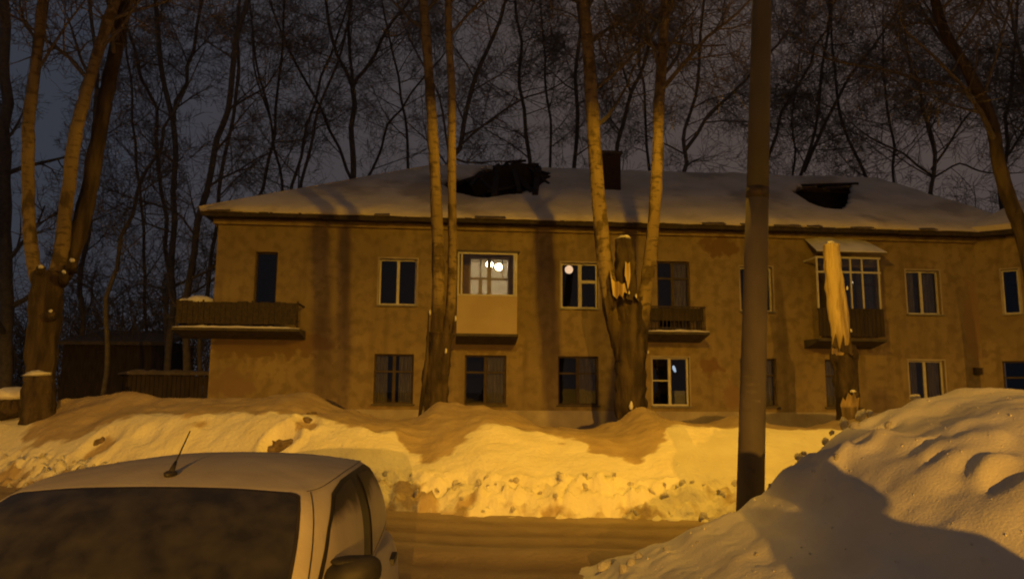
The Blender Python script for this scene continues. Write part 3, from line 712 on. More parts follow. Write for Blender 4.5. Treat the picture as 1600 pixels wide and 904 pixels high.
# ---- roof
RY, RZ = 5.5, ZE + 3.55
EO = -.62                                    # eaves line
roof = empty('roof', (0, 0, 0), 0, house)
sl = (RZ - ZE) / (RY - EO)
RN = Vector((0, -(RZ - ZE), RY - EO)).normalized()
def RP(px, py): return FPS(px, py, (0, EO, ZE), RN)
u_el, u_rl = RP(318, 327).x, RP(690, 256).x
u_er, u_rr = UR + 2.2, RP(1345, 272).x
hole1 = [RP(a, b) for a, b in ((688,292),(705,285),(735,283),(745,272),(768,260),(790,254),(822,256),(840,268),(858,274),(848,290),(825,300),(800,306),(765,313),(735,310),(712,303))]
hole2 = [RP(a, b) for a, b in ((1237,302),(1250,293),(1300,291),(1331,293),(1330,306),(1328,322),(1320,331),(1290,332),(1262,322),(1246,310))]
def inpoly(u, y, poly):
    c = False; n = len(poly)
    for i in range(n):
        a, b = poly[i], poly[(i + 1) % n]
        if (a.y > y) != (b.y > y) and u < (b.x - a.x) * (y - a.y) / (b.y - a.y) + a.x: c = not c
    return c
def slope_slab(nu, ns, th, lift, jitter, grow, eave_drop, ydrop=0):
    k = MB(); top = {}; 
    rows = [(j / ns) for j in range(ns + 1)]
    def pt(i, s):
        t = i / nu; u = lerp(lerp(u_el, u_rl, s), lerp(u_er, u_rr, s), t); y = lerp(EO, RY, s); z = lerp(ZE, RZ, s); return u, y, z
    def cell(i, j):
        if not (0 <= i < nu and 0 <= j < ns): return False
        u, y, _ = pt(i + .5, rows[j] + .5 / ns); q = grow * .3
        u += q * fbm(u * 2.5, y * 2.5, 13); y += q * fbm(u * 2.5, y * 2.5, 17)
        return not (inpoly(u, y, hole1) or inpoly(u, y, hole2))
    vt = []; vb = []
    for j in range(ns + 1):
        for i in range(nu + 1):
            u, y, z = pt(i, rows[j])
            near = min(1, sum(cell(i + a, j + b) for a in (-2, -1, 0, 1) for b in (-2, -1, 0, 1)) / 14) if jitter else 1
            e = 0
            if j == 0 and jitter: y -= .10 * (.5 + fbm(u * 1.1, 0, 3)) ; e = -.08 + .10 * fbm(u * 1.4, 2, 3)
            tz = z + lift + th * (near * .75 + .25 if jitter else 1) + jitter * fbm(u * .55, y * .6, 7) + jitter * .3 * fbm(u * 2, y * 2, 27)
            if jitter: tz -= .10 * max(0, fbm(u * .3, 1, 91)) * (1 - rows[j])
            if jitter and j == 0: tz += e
            tz -= jitter * 2.2 * math.exp(-((u + 1.0) / 2.6) ** 2) * (1 - abs(rows[j] - .35)) * .6      # sag by the collapse
            vt.append((u, y, max(tz, z + lift + .02))); vb.append((u, y, z + lift))
    n = len(vt); k.v = vt + vb; W = nu + 1
    for j in range(ns):
        for i in range(nu):
            if not cell(i, j): continue
            a, b, c, d = j*W+i, j*W+i+1, (j+1)*W+i+1, (j+1)*W+i
            k.f.append((a, b, c, d)); k.f.append((d + n, c + n, b + n, a + n))
            if not cell(i, j - 1): k.f.append((a + n, b + n, b, a))
            if not cell(i, j + 1): k.f.append((c + n, d + n, d, c))
            if not cell(i - 1, j): k.f.append((d + n, a + n, a, d))
            if not cell(i + 1, j): k.f.append((b + n, c + n, c, b))
    k.m = [0] * len(k.f); return k
slope_slab(230, 44, .20, .012, .07, .5, 0).build('snow', M['roof_snow'], roof, True)
slope_slab(200, 36, .07, -.07, 0, .3, 0).build('deck', M['slate'], roof)
# the other slopes, with their snow
k = MB(); BE = DEP + .6
A, B, Cc, D, E_, F_ = (u_el, EO, ZE), (u_er, EO, ZE), (u_er, BE, ZE), (u_el, BE, ZE), (u_rl, RY, RZ), (u_rr, RY, RZ)
k.add([D, A, E_], [(0, 1, 2)]); k.add([B, Cc, F_], [(0, 1, 2)]); k.add([Cc, D, E_, F_], [(0, 1, 2, 3)])
bs = k.build('back_slope', [M['roof_snow']], roof); md = bs.modifiers.new('thick', 'SOLIDIFY'); md.thickness = .2; md.offset = 1
# rotten soffit boards and fascia
mbx = MB(); mbx.box(u_el + .05, UR + .3, EO + .04, -.002, ZE - .09, ZE - .075); mbx.box(u_el + .05, UL, -.001, DEP, ZE - .09, ZE - .075); mbx.build('soffit', M['wood_dark'], roof)
u = u_el
while u < UR + .6:
    w = random.uniform(1.2, 2.6); k = MB(); dz = rnd(.02); k.beam((u + .01, EO - .01 + rnd(.012), ZE - .05 + dz), (min(u + w, UR + .7), EO - .01 + rnd(.012), ZE - .05 + dz + rnd(.015)), .03, .15); k.build('fascia', M['wood_dark'], roof); u += w
# gaps in the snow at the eaves where bare sheets stick out
for px, py, w in ((1110,349,.8),(1165,352,.5),(1225,353,.9),(1270,356,.5),(1340,356,.8),(1440,357,.6),(765,335,1.0),(600,331,.5),(345,330,.7)):
    q = RP(px, py); k = MB(); y0 = EO - .16; k.add([(q.x - w / 2, y0, ZE + .03), (q.x + w / 2, y0 - .02, ZE + .035), (q.x + w / 2 - .05, EO + .3, ZE + .25), (q.x - w / 2 + .05, EO + .3, ZE + .25)], [(0, 1, 2, 3)])
    o = k.build('loose_sheet', M['slate'], roof); md = o.modifiers.new('thick', 'SOLIDIFY'); md.thickness = .03
# the collapse: rafters, battens and a toppled dormer frame
rr = random.Random(3)
for i in range(9):
    u = lerp(RP(700, 290).x, RP(850, 285).x, i / 8) + rr.uniform(-.1, .1); br = rr.uniform(.15, .95)
    y0 = RP(770, 318).y; k = MB(); a = Vector((u, y0 - .3, ZE + (y0 - .3 - EO) * sl - .12)); y1 = lerp(y0, RY - .2, br); sag = rr.uniform(.05, .5)
    k.beam(a, (u + rr.uniform(-.2, .2), y1, ZE + (y1 - EO) * sl - .12 - sag), .09, .16); k.build('rafter', M['attic_wood'], roof)
for (a, b, w) in (((703,290),(760,272),.09), ((728,284),(790,262),.08), ((770,262),(842,258),.10), ((790,256),(832,300),.12), ((842,270),(862,276),.14), ((800,252),(812,300),.10), ((745,275),(775,300),.08), ((778,258),(772,306),.12), ((820,257),(860,290),.09), ((842,262),(836,304),.12), ((790,253),(822,251),.08), ((752,268),(735,290),.07), ((760,300),(850,284),.1)):
    pa, pb = FP(*a, RP(*a).y - .1), FP(*b, RP(*b).y - .35)
    if pa.y > 4.9: pa = FP(*a, 4.9)
    if pb.y > 4.9: pb = FP(*b, 4.9)
    k = MB(); k.beam(pa, pb, w, w * 1.6, 0, rr.random() * 3); k.build('broken_beam', M['attic_wood'], roof)
for (quad, off) in ((((775,262),(822,256),(838,300),(782,306)), 4.1), (((800,252),(836,258),(842,296),(806,292)), 4.5), (((835,268),(861,275),(845,296),(830,292)), 3.7), (((735,287),(780,268),(786,300),(742,306)), 3.6)):
    vs = [FP(a, b, off + .05 * i) for i, (a, b) in enumerate(quad)]
    k = MB(); k.add(vs, [(0, 1, 2, 3)]); o = k.build('torn_sheet', M['attic_wood'], roof); md = o.modifiers.new('thick', 'SOLIDIFY'); md.thickness = .05
mbx = MB(); mbx.box(u_rl - 2, u_rr + 1, 4.75, 4.8, ZE, RZ - .75); mbx.build('attic_dark_sheet', M['attic_wood'], roof)  # dark sheet added inside to keep the roof holes dark
mbx = MB(); mbx.box(UL + .5, UR, .5, 10.5, ZE - .055, ZE - .02); mbx.build('attic_floor', M['attic_wood'], roof)
q0, q1 = RP(1248, 292), RP(1334, 293); k = MB(); k.beam(q0 + Vector((0, 0, .05)), q1 + Vector((.1, -.15, .12)), .12, .10); k.build('lintel', M['attic_wood'], roof)
# chimney
cp = RP(956, 303); c0_ = FP(941, 280, cp.y).x; c1_ = FP(970, 280, cp.y).x; ctop = FP(955, 236, cp.y).z
k = MB(); k.box(c0_, c1_, cp.y, cp.y + .75, cp.z - .6, ctop - .12); chim = k.build('chimney', M['brick'], roof)
k = MB(); k.box(c0_ - .06, c1_ + .06, cp.y - .06, cp.y + .81, ctop - .118, ctop); k.build('cap', M['concrete'], chim)
k = MB(); z_ = cp.z + .15
while z_ < ctop - .2:
    for s_ in range(3): k.box(lerp(c0_, c1_, s_ / 3) + .01, lerp(c0_, c1_, (s_ + 1) / 3) - .01, cp.y - .012, cp.y - .001, z_, z_ + .065)
    z_ += .08
k.build('brick_courses', M['brick'], chim)
chim.children[1]['kind'] = 'stuff'
# wing roof
k = MB(); e0, e1 = -.3, wz + .5; dpt = 9.5; rh = 2.5
pts = [(e0 + .2, EO, ZE), (e1, EO, ZE), (e1, dpt, ZE), (e0 + .2, dpt, ZE), (e0 + 3.2, 4.2, ZE + rh), (e1 - 4, 4.2, ZE + rh)]
k.add(pts, [(0,1,5,4),(1,2,5),(2,3,4,5),(3,0,4)]); o = k.build('wing_roof', M['roof_snow'], wing); md = o.modifiers.new('thick', 'SOLIDIFY'); md.thickness = .22; md.offset = 1
k = MB(); k.box(e0 + .6, e1, EO, .0, ZE - .1, ZE - .03); k.box(e0 + .35, e1, EO - .03, EO - .002, ZE - .14, ZE + .02); k.build('fascia', M['wood_dark'], wing)

for ch in list(wing.children):          # the wing's pieces are parts of the house itself
    ch.parent = house; ch.matrix_local = Matrix.Translation((UR, 0, 0)) @ Matrix.Rotation(WA, 4, 'Z') @ ch.matrix_local
bpy.data.objects.remove(wing)
chim.parent = house

# ------------------------------------------------------------------ trees
class Tree:
    def __init__(s, seed): s.r = random.Random(seed); s.tr = MB(); s.cr = MB(); s.limbs_ = []; s.kids = (8, 6, 5); s.rmin = .006
    @property
    def limb(s):
        s.limbs_.append(MB()); return s.limbs_[-1]
    def wander(s, p, d, ln, n, wob, tropism):
        pts = [p]; d = d.normalized()
        for i in range(n):
            d = (d + Vector((s.r.gauss(0, wob), s.r.gauss(0, wob), s.r.gauss(0, wob) + tropism))).normalized(); p = p + d * (ln / n); pts.append(p)
        return pts
    def grow(s, p, d, ln, r, lev):
        n = (4, 4, 3, 2)[lev]; pts = s.wander(p, d, ln, n, .16 if lev else .12, .05 if lev < 2 else .02)
        rad = [max(s.rmin, lerp(r, r * .3, i / n)) for i in range(n + 1)]
        s.cr.tube(pts, rad, 5 if lev == 0 else 3, False)
        if lev >= 3: return
        k = s.kids[lev]
        for i in range(k):
            t = s.r.uniform(.22, 1.0); a = t * n; j = min(n - 1, int(a)); q = pts[j].lerp(pts[j + 1], a - j); base = (pts[j + 1] - pts[j]).normalized()
            ax = base.orthogonal(); ax.rotate(Matrix.Rotation(s.r.uniform(0, 6.28), 3, base)); d2 = base.lerp(ax, s.r.uniform(.38, .62))
            s.grow(q, d2, ln * s.r.uniform(.38, .62), rad[j] * .55, lev + 1)
    def main(s, pts, rads, mb=None, sides=9, jit=.12, fine=4):
        if sides == 7: fine = 2
        if sides > 9: fine = 9; sides = int(sides * 1.7)
        P_ = []; Q_ = []
        for i in range(len(pts) - 1):       # Catmull-Rom resample
            p0, p1, p2, p3 = pts[max(i - 1, 0)], pts[i], pts[i + 1], pts[min(i + 2, len(pts) - 1)]
            for kk in range(fine):
                t = kk / fine; P_.append(.5 * ((2 * p1) + (p2 - p0) * t + (2 * p0 - 5 * p1 + 4 * p2 - p3) * t * t + (3 * p1 - p0 - 3 * p2 + p3) * t ** 3)); Q_.append(lerp(rads[i], rads[i + 1], t))
        P_.append(pts[-1]); Q_.append(rads[-1])
        (mb or s.tr).tube(P_, Q_, sides, True, jit, 0, s.r.random() * 50); return P_, Q_
    def limbs(s, P_, Q_, n, t0, ln, spread=.62, lev=1, side=None):
        for i in range(n):
            t = lerp(t0, 1.0, (i + s.r.random()) / n); a = t * (len(P_) - 1); j = min(len(P_) - 2, int(a)); q = P_[j].lerp(P_[j + 1], a - j); base = (P_[j + 1] - P_[j]).normalized()
            ax = base.orthogonal(); ax.rotate(Matrix.Rotation(s.r.uniform(0, 6.28), 3, base))
            if abs(ax.y) > .75: ax.y *= .4; ax.normalize()
            d = base.lerp(ax, s.r.uniform(spread * .7, spread)); s.grow(q, d, ln * s.r.uniform(.55, 1.1) * (1.2 - .5 * t), Q_[j] * s.r.uniform(.3, .5), lev)
    def build(s, name, label, group, bark, base, crown=None, limbmat=None, extra=None):
        e = empty(name, base); tag(e, label, 'tree', group)
        inv = Matrix.Translation(-Vector(base))
        for mb, nm, mt in [(s.tr, 'trunk', bark)] + [(q, 'limb', limbmat or bark) for q in s.limbs_] + [(s.cr, 'crown', crown or bark)]:
            if mb.v:
                o = mb.build(nm, mt, e, nm != 'crown'); o.data.transform(inv)
        return e
def pxline(tr, pl, Y, w0, w1, mb=None, ext=None, sides=9, jit=.12, wob=0):
    """pixels of a stem -> a stem standing at distance Y"""
    pts = [P(a, b, Y if len(c) == 0 else c[0]) for a, b, *c in pl]
    if wob:      # crooked growth between the points read off
        q = []
        for a, b in zip(pts, pts[1:]):
            n_ = max(2, int((b - a).length / 1.3))
            for i in range(n_):
                v = a.lerp(b, i / n_)
                if q: v = v + Vector((tr.r.gauss(0, wob), tr.r.gauss(0, wob), 0))
                q.append(v)
        pts = q + [pts[-1]]
    if ext: d = (pts[-1] - pts[-2]).normalized(); pts += [pts[-1] + (d + Vector((0, 0, .3))).normalized() * ext * .5, pts[-1] + (d + Vector((.05, 0, .5))).normalized() * ext]
    n = len(pts); sc = Y / FPX / 2
    rads = [lerp(w0, w1, i / (n - 1)) * sc for i in range(n)]
    if ext: rads[-1] = .02; rads[-2] *= .6
    return tr.main(pts, rads, mb, sides, jit)
# --- the trees behind and beside the house: stems read from the photograph, twigs grown
BG = [
 (38, 'tall dark bare tree beyond the yard, first left of the house corner', [([(262,640),(270,430),(272,300),(272,190),(250,100),(243,0)],14,9,4),([(272,190),(288,130),(300,80),(316,0)],8,6,3)]),
 (40, 'dark bare tree whose stem bends left, just left of the tallest trunk beside the house', [([(258,650),(262,430),(256,300),(239,168),(200,44),(185,-30)],10,5,3)]),
 (33, 'thick leaning bare tree rising past the left end of the roof', [([(288,640),(297,440),(322,300),(352,172),(375,50),(388,-20)],15,10,4)]),
 (36, 'slender bare tree leaning right, close against the left roof corner', [([(312,620),(324,440),(343,300),(362,186),(373,66),(378,-30)],9,6,3)]),
 (30, 'bare tree leaning strongly right above the dark shed', [([(156,640),(170,467),(186,370),(214,300),(245,232),(275,170)],10,4,2)]),
 (46, 'thin bare tree standing behind the left slope of the roof, forked in a V', [([(405,330),(411,295),(428,212),(441,66),(446,-20)],7,4,2),([(428,212),(410,150),(395,70)],4,3,2)]),
 (47, 'thin bare tree leaning left behind the left slope of the roof', [([(446,330),(441,292),(428,200),(404,120),(392,20)],6,4,2)]),
 (44, 'crooked bare tree leaning right behind the left half of the roof', [([(452,330),(457,290),(481,200),(500,120),(540,20)],7,4,2)]),
 (43, 'bare tree with straight stem and goblet crown behind the left of the ridge', [([(551,330),(551,275),(551,200),(551,138)],12,11,0),([(551,138),(528,85),(513,20),(505,-40)],8,5,3),([(551,140),(549,90),(546,0),(545,-40)],7,5,3),([(551,138),(566,108),(599,60),(632,4),(650,-40)],8,5,3)]),
 (45, 'bare tree leaning far left across the goblet crowned one', [([(560,310),(543,265),(500,170),(446,66),(424,10)],7,4,3)]),
 (42, 'spindly bare tree leaning right, left of the goblet crowned one', [([(466,320),(472,285),(497,176),(526,96),(545,30)],7,4,2)]),
 (48, 'small bare tree leaning right, just right of the goblet crowned one', [([(560,310),(580,268),(609,195),(640,146),(690,90)],6,3,2)]),
 (37, 'bare tree with rising limbs behind the pair of pale stems', [([(695,300),(703,262),(714,232),(745,116),(782,33),(800,-20)],11,7,4),([(712,235),(760,190),(815,155),(860,140)],5,3,3),([(705,262),(690,150),(640,60)],5,3,2)]),
 (41, 'upright thin bare tree right above the roof collapse', [([(828,290),(825,246),(815,133),(812,66),(805,-10)],9,5,4)]),
 (40, 'bare tree behind the ridge, left of the chimney', [([(900,300),(900,255),(900,123),(906,0),(908,-40)],9,6,4)]),
 (38, 'bare tree leaning right from behind the chimney', [([(955,290),(966,225),(986,146),(1012,83),(1040,0)],9,6,3),([(986,146),(966,90),(950,20)],5,3,2)]),
 (36, 'many branched bare tree behind the ridge, left of the lamp pole', [([(1060,300),(1066,255),(1075,200),(1092,100),(1100,0)],9,5,4),([(1070,235),(1109,180),(1165,123),(1215,70)],8,4,3)]),
 (40, 'bare tree leaning right, showing just right of the lamp pole', [([(1190,290),(1200,245),(1224,177),(1263,99),(1292,42),(1310,-20)],7,4,3)]),
 (46, 'short thin upright bare tree behind the ridge, right of the lamp pole', [([(1236,300),(1238,269),(1242,198),(1246,120)],5,3,2)]),
 (42, 'bare tree with two diverging stems behind the roof, left of the small roof hole', [([(1248,300),(1254,272),(1274,198),(1284,106),(1295,35),(1300,-20)],7,5,4),([(1256,268),(1306,152),(1362,78),(1400,20)],7,4,4)]),
 (43, 'bare tree leaning left behind the roof, above the small roof hole', [([(1365,310),(1353,276),(1327,219),(1309,156),(1300,60),(1292,-10)],7,4,3)]),
 (36, 'low spreading bare tree behind the right slope of the roof', [([(1460,320),(1458,283),(1451,195),(1432,140),(1420,90)],9,4,4),([(1458,275),(1410,240),(1360,215)],5,3,3),([(1458,278),(1500,255),(1545,270)],4,3,2),([(1455,265),(1495,200),(1530,160)],5,3,3)]),
 (39, 'forked bare tree at the right edge, behind the wing', [([(1566,330),(1568,262),(1578,184),(1586,117),(1590,0)],8,5,4),([(1570,250),(1600,190),(1630,140)],5,3,3)]),
 (34, 'dense bare tree behind the wing, its limbs crossing the right edge', [([(1620,330),(1615,220),(1600,120),(1580,20)],9,6,5)]),
 (50, 'far bare tree between the chimney and the pale right hand stem', [([(1015,300),(1012,230),(1004,130),(1000,40)],6,4,4)]),
 (52, 'far bare tree behind the roof, between the goblet crowned tree and the pale stems', [([(640,300),(636,220),(622,120),(600,20)],6,4,4)]),
 (50, 'far bare tree with fine twigs behind the right half of the ridge', [([(1400,320),(1395,230),(1385,140),(1380,60)],6,4,5)]),
 (52, 'far bare tree right of the roof collapse', [([(860,300),(862,220),(850,120),(846,30)],6,4,4)]),
 (44, 'bare tree in the dark yard, left edge, behind the pollarded trunk', [([(120,640),(128,420),(150,250),(150,120),(140,0)],10,7,4)]),
 (40, 'black bare trunk at the very left edge of the picture', [([(6,650),(8,400),(10,200),(6,0)],26,20,4)]),
 (48, 'far bare tree in the yard between the shed and the house', [([(232,640),(228,430),(216,260),(206,120),(190,0)],7,4,4)]),
]
for Y, label, stems in BG:
    t = Tree(label); base = None; t.rmin = .0080
    for pl, w0, w1, nl in stems:
        Pn, Qn = pxline(t, pl, Y, w0 * .82, w1 * .75, t.tr, 3.0 if nl else None, 7, .08, .085)
        if base is None:
            b = Pn[0]; base = (b.x, b.y, 0)
            if b.z > .1: t.tr.tube([Vector((b.x, b.y, -.15)), b], [Qn[0] * 1.25, Qn[0]], 7)
        if nl: t.limbs(Pn, Qn, int(nl * 3.2), .14, 4.8, .66, 0)
    t.build('bare_tree', label, 'bare trees behind the house', M['bark_night'], base)

# --- pollarded tree at the left
def snowlump(parent, p, s, base): ico('snow', M['snow_fresh'], parent, Vector(p) - Vector(base), tuple(q * (.5 if q < .2 else .9) for q in s), 2, .55, 1.9, 0, p[0])
t = Tree('left'); Y = 17.0
b = P(60, 650, Y); base = (b.x, b.y, bank_z(b.x, b.y) - .1)
pxline(t, [(62,665),(64,560),(72,470),(76,425)], Y, 40, 46, t.tr, None, 14, .22)
for pl, w0, w1, n in (([(66,455),(52,410),(45,330),(45,200),(56,100),(68,0),(75,-60)],21,12,4), ([(80,455),(94,400),(104,320),(117,220),(136,140),(160,60),(180,0),(195,-60)],23,12,4), ([(84,450,17.4),(112,400,17.5),(138,300,17.7),(156,200,17.8),(176,100,17.8),(200,-10,17.8)],28,18,3)):
    Pn, Qn = pxline(t, pl, Y, w0, w1, t.tr if w0 == 28 else t.limb, 3, 11, .2); t.limbs(Pn, Qn, n * 2, .45, 4.0, .6, 0)  # third limb takes the dark trunk bark: its shade is put into the colour
e = t.build('pollarded_tree', 'pollarded tree with three thick upright limbs at the far left', 'trees on the snow bank', M['bark_dark'], base, M['bark_night'], M['bark_pale'])
for a, bb, s in ((64,418,.12), (113,408,.12), (100,426,.09), (79,487,.09)): 
    k = MB(); k.tube([P(a, bb + 12, Y), P(a, bb + 5, Y - .3), P(a, bb, Y - .36)], [.15, .11, .09], 10, True, .3); o = k.build('limb_stub', M['bark_dark'], e, True); o.data.transform(Matrix.Translation(-Vector(base))); snowlump(e, P(a, bb, Y - .36) + Vector((0, 0, .02)), (s, s * .8, s * .8), base)
# cut stump in front of it
b = P(60, 648, 16.3); t = Tree('stump'); sb = (b.x, b.y, bank_z(b.x, b.y) - .1)
pxline(t, [(60,662),(60,640),(60,610),(60,588)], 16.3, 52, 40, t.tr, None, 14, .2)
e = t.build('tree_stump', 'snow capped stump in front of the pollarded tree', None, M['bark_dark'], sb); e['category'] = 'stump'
snowlump(e, P(60, 584, 16.3), (.30, .30, .14), sb)
# snow capped boulder at the left edge
p = P(22, 625, 16.6); e = empty('boulder', (p.x, p.y, bank_z(p.x, p.y) - .05)); tag(e, 'dark boulder under a snow cap beside the stump', 'boulder')
ico('rock', M['bark_dark'], e, (0, 0, .30), (.46, .4, .36), 3, .3, 1.1, 0, 3); ico('snow', M['snow_fresh'], e, (.05, -.02, .52), (.47, .4, .17), 2, .2, 1.2, 0, 5)

# --- twin stemmed tree before the second window
Y = 17.6; t = Tree('twin'); b = P(680, 648, Y); base = (b.x, b.y, bank_z(b.x, b.y) - .15)
pxline(t, [(680,665),(681,610),(684,560),(688,520)], Y, 37, 40, t.tr, None, 14, .28)
for pl, w0, w1, n in (([(682,545),(684,490),(685,420),(681,300),(673,160),(666,60),(660,-20)],22,11,5), ([(692,540),(703,490),(707,400),(706,260),(706,150),(702,70),(700,-20)],16,9,4)):
    Pn, Qn = pxline(t, pl, Y, w0, w1, t.limb, 3, 11, .16); t.limbs(Pn, Qn, n * 2, .62, 4.2, .62, 0)
e = t.build('twin_stemmed_tree', 'tree with two slim pale stems between the first window and the glazed balcony', 'trees on the snow bank', M['bark_dark'], base, M['bark_night'], M['bark_pale'])
inv = Matrix.Translation(-Vector(base))
for pl, w, nm, mt in (([(655,656,17.3),(661,610,17.3),(667,560,17.3),(670,486,17.35)], .05, 'split_slab', 'bark_dark'),):
    k = MB(); k.tube([P(*a) for a in pl], [w * .8, w, w * .9, w * .3][:len(pl)], 7, True, .3); o = k.build(nm, M[mt], e, True); o.data.transform(inv)
for a, bb in ((672,488),(697,548),(712,497)): snowlump(e, P(a, bb, 17.25), (.045, .045, .13), base)  # white lumps put in for the highlights on splinters

# --- big broken tree in the middle
Y = 17.8; t = Tree('broken'); b = P(985, 655, Y); base = (b.x, b.y, bank_z(b.x, b.y) - .15)
pxline(t, [(986,672),(985,620),(984,560),(984,510),(982,465)], Y, 45, 48, t.tr, None, 16, .26)
pxline(t, [(982,500),(978,440),(976,400),(975,373)], Y, 38, 26, t.tr, None, 12, .3)
for pl, w0, w1, n in (([(976,560),(960,500),(949,440),(940,360),(932,270),(922,120),(912,-10)],30,14,5), ([(992,600),(1000,540),(1006,480),(1017,390),(1026,280),(1030,160),(1037,60),(1042,-20)],24,12,6)):
    Pn, Qn = pxline(t, pl, Y, w0, w1, t.limb, 3, 12, .15); t.limbs(Pn, Qn, n * 2, .55, 4.4, .66, 0)
for pl in ([(1030,82,17.6),(1005,66,17.5),(985,82,17.4),(975,85,17.4)], [(1030,66,17.6),(1065,68,17.5),(1100,72,17.4),(1135,70,17.3)], [(1031,100,17.6),(1060,50,17.5),(1090,10,17.4)], [(1030,110,17.6),(1010,40,17.5),(990,-20,17.5)]):
    Pn, Qn = pxline(t, pl, 17.6, 5, 2.5, t.cr, None, 5, 0); t.limbs(Pn, Qn, 5, .3, 1.8, .6, 1)
e = t.build('broken_tree', 'big forked tree with a snapped snow topped middle stem and two tall limbs', 'trees on the snow bank', M['bark_dark'], base, M['bark_night'], M['bark_pale'])
inv = Matrix.Translation(-Vector(base))
def shard(parent, quad, Yf, dY, mt, inv, nm='bare_wood'):
    vs = [P(a, bb, Yf) for a, bb in quad] + [P(a, bb, Yf + dY) for a, bb in quad]; n = len(quad)
    k = MB(); k.add(vs, [tuple(range(n)), tuple(range(2*n-1, n-1, -1))] + [(i, i + n, (i+1) % n + n, (i+1) % n) for i in range(n)]); o = k.build(nm, mt, parent); o.data.transform(inv)
shard(e, [(953,420),(957,436),(961,440),(966,439),(972,444),(976,442),(980,458),(975,456),(973,465),(968,459),(964,467),(958,461),(956,446)], 17.2, .35, M['bare_wood'], inv)
shard(e, [(977,408),(981,412),(984,409),(985,428),(984,443),(981,452),(979,440),(976,430)], 17.3, .3, M['bare_wood'], inv)
for q in ([(952,452),(958,470),(950,500),(944,470)], [(966,462),(972,450),(976,470)], [(990,462),(994,450),(999,472)], [(978,466),(984,440),(989,470)]): shard(e, q, 17.3, .3, M['bark_dark'], inv, 'splinter')
snowlump(e, P(975, 372, 17.75), (.22, .22, .11), base)
for a, bb, s in ((983,457,.04),(994,462,.045),(986,634,.10),(995,641,.08),(1013,550,.04)): snowlump(e, P(a, bb, 17.2), (s, s, s * 1.9), base)  # snow at the foot; upper lumps stand for highlights on splinters

# --- snapped trunk stripped of bark at the right
Y = 17.4; t = Tree('snag'); b = P(1325, 655, Y); base = (b.x, b.y, bank_z(b.x, b.y) - .15)
pxline(t, [(1326,672),(1324,620),(1321,575),(1317,540)], Y, 33, 36, t.tr, None, 14, .26)
pxline(t, [(1316,555),(1310,490),(1303,430),(1298,382)], Y - .03, 29, 25, t.limb, None, 12, .2)
e = t.build('broken_snag', 'leaning snapped trunk stripped to yellow wood before the canopied balcony', 'trees on the snow bank', M['bark_dark'], base, None, M['bare_wood'])
snowlump(e, P(1298, 379, Y), (.19, .19, .09), base); inv = Matrix.Translation(-Vector(base))
shard(e, [(1313,632),(1317,620),(1321,626),(1325,613),(1331,618),(1335,612),(1338,622),(1343,620),(1341,640),(1337,652),(1332,672),(1318,672),(1316,650)], 16.95, .25, M['bark_strip'], inv, 'torn_bark')
snowlump(e, P(1333, 611, 17.0), (.13, .12, .07), base)
for a, bb in ((1324,450),(1330,516),(1331,552)): snowlump(e, P(a, bb, 17.15), (.05, .05, .08), base)
for q in ([(1300,540),(1306,520),(1311,545)], [(1312,548),(1318,522),(1322,552)], [(1322,550),(1329,528),(1333,556)]): shard(e, q, 17.1, .3, M['bark_dark'], inv, 'splinter')

# --- tree at the right edge, leaning left over the wing
Y = 19.0; t = Tree('edge'); 
Pn, Qn = pxline(t, [(1640,640),(1622,480),(1600,372),(1580,320),(1562,262),(1546,180),(1508,103),(1476,50),(1456,-20)], Y, 26, 11, t.tr, 3, 10, .15)
t.limbs(Pn, Qn, 12, .45, 5.0, .6, 0)
base = (Pn[0].x, Pn[0].y, bank_z(Pn[0].x, Pn[0].y) - .15); t.tr.tube([Vector(base), Pn[0]], [Qn[0] * 1.2, Qn[0]], 10)
t.build('leaning_tree', 'bare tree leaning left over the wing at the right edge', 'trees on the snow bank', M['bark_dark'], base, M['bark_night'])

# ------------------------------------------------------------------ dim shed and fence in the left yard
p0, p1 = P(92, 620, 42), P(250, 620, 42); zt_ = P(170, 532, 42).z; sh = empty('shed', (p0.x, 42, 0)); tag(sh, 'dim low shed with snowy roof in the dark yard at left', 'shed')
W_ = p1.x - p0.x; k = MB(); k.box(0, W_, 0, 4, -.12, zt_); k.build('wall', M['wood_dark'], sh)
k = MB(); k.add([(-.2, -.3, zt_ - .05), (W_ + .2, -.3, zt_ - .05), (W_ + .2, 4.3, zt_ + .9), (-.2, 4.3, zt_ + .9)], [(0, 1, 2, 3)]); o = k.build('roof', M['slate'], sh); md = o.modifiers.new('t', 'SOLIDIFY'); md.thickness = .2
k = MB(); k.box(W_ * .55, W_ * .85, -.05, -.003, .3, 2.6); k.build('door', M['wood_dark'], sh)
f0, f1 = P(185, 600, 27).x, P(352, 600, 27).x; fz = P(260, 584, 27).z; fe = empty('fence', (f0, 27, 0)); tag(fe, 'dark board fence with a strip of snow on top, left of the house', 'fence')
n = 24; w = (f1 - f0) / n
for i in range(n): k = MB(); k.box(i * w + .01, (i + 1) * w - .01, rnd(.01), .03, -.12, fz - .05 + rnd(.02)); k.build('board', M['wood_dark'], fe)
for i in range(0, n + 1, 6): k = MB(); k.box(i * w - .05, i * w + .05, .035, .13, -.12, fz); k.build('post', M['wood_dark'], fe)
k = MB(); k.box(0, f1 - f0, .032, .08, fz - .4, fz - .3); k.build('rail', M['wood_dark'], fe)
st = snow_strip(fe, 0, f1 - f0, -.1, .15, fz - .03, .26, 40); st.data.materials[0] = M['slate']  # snow in the slate colour: the yard's dimness is put into its tone

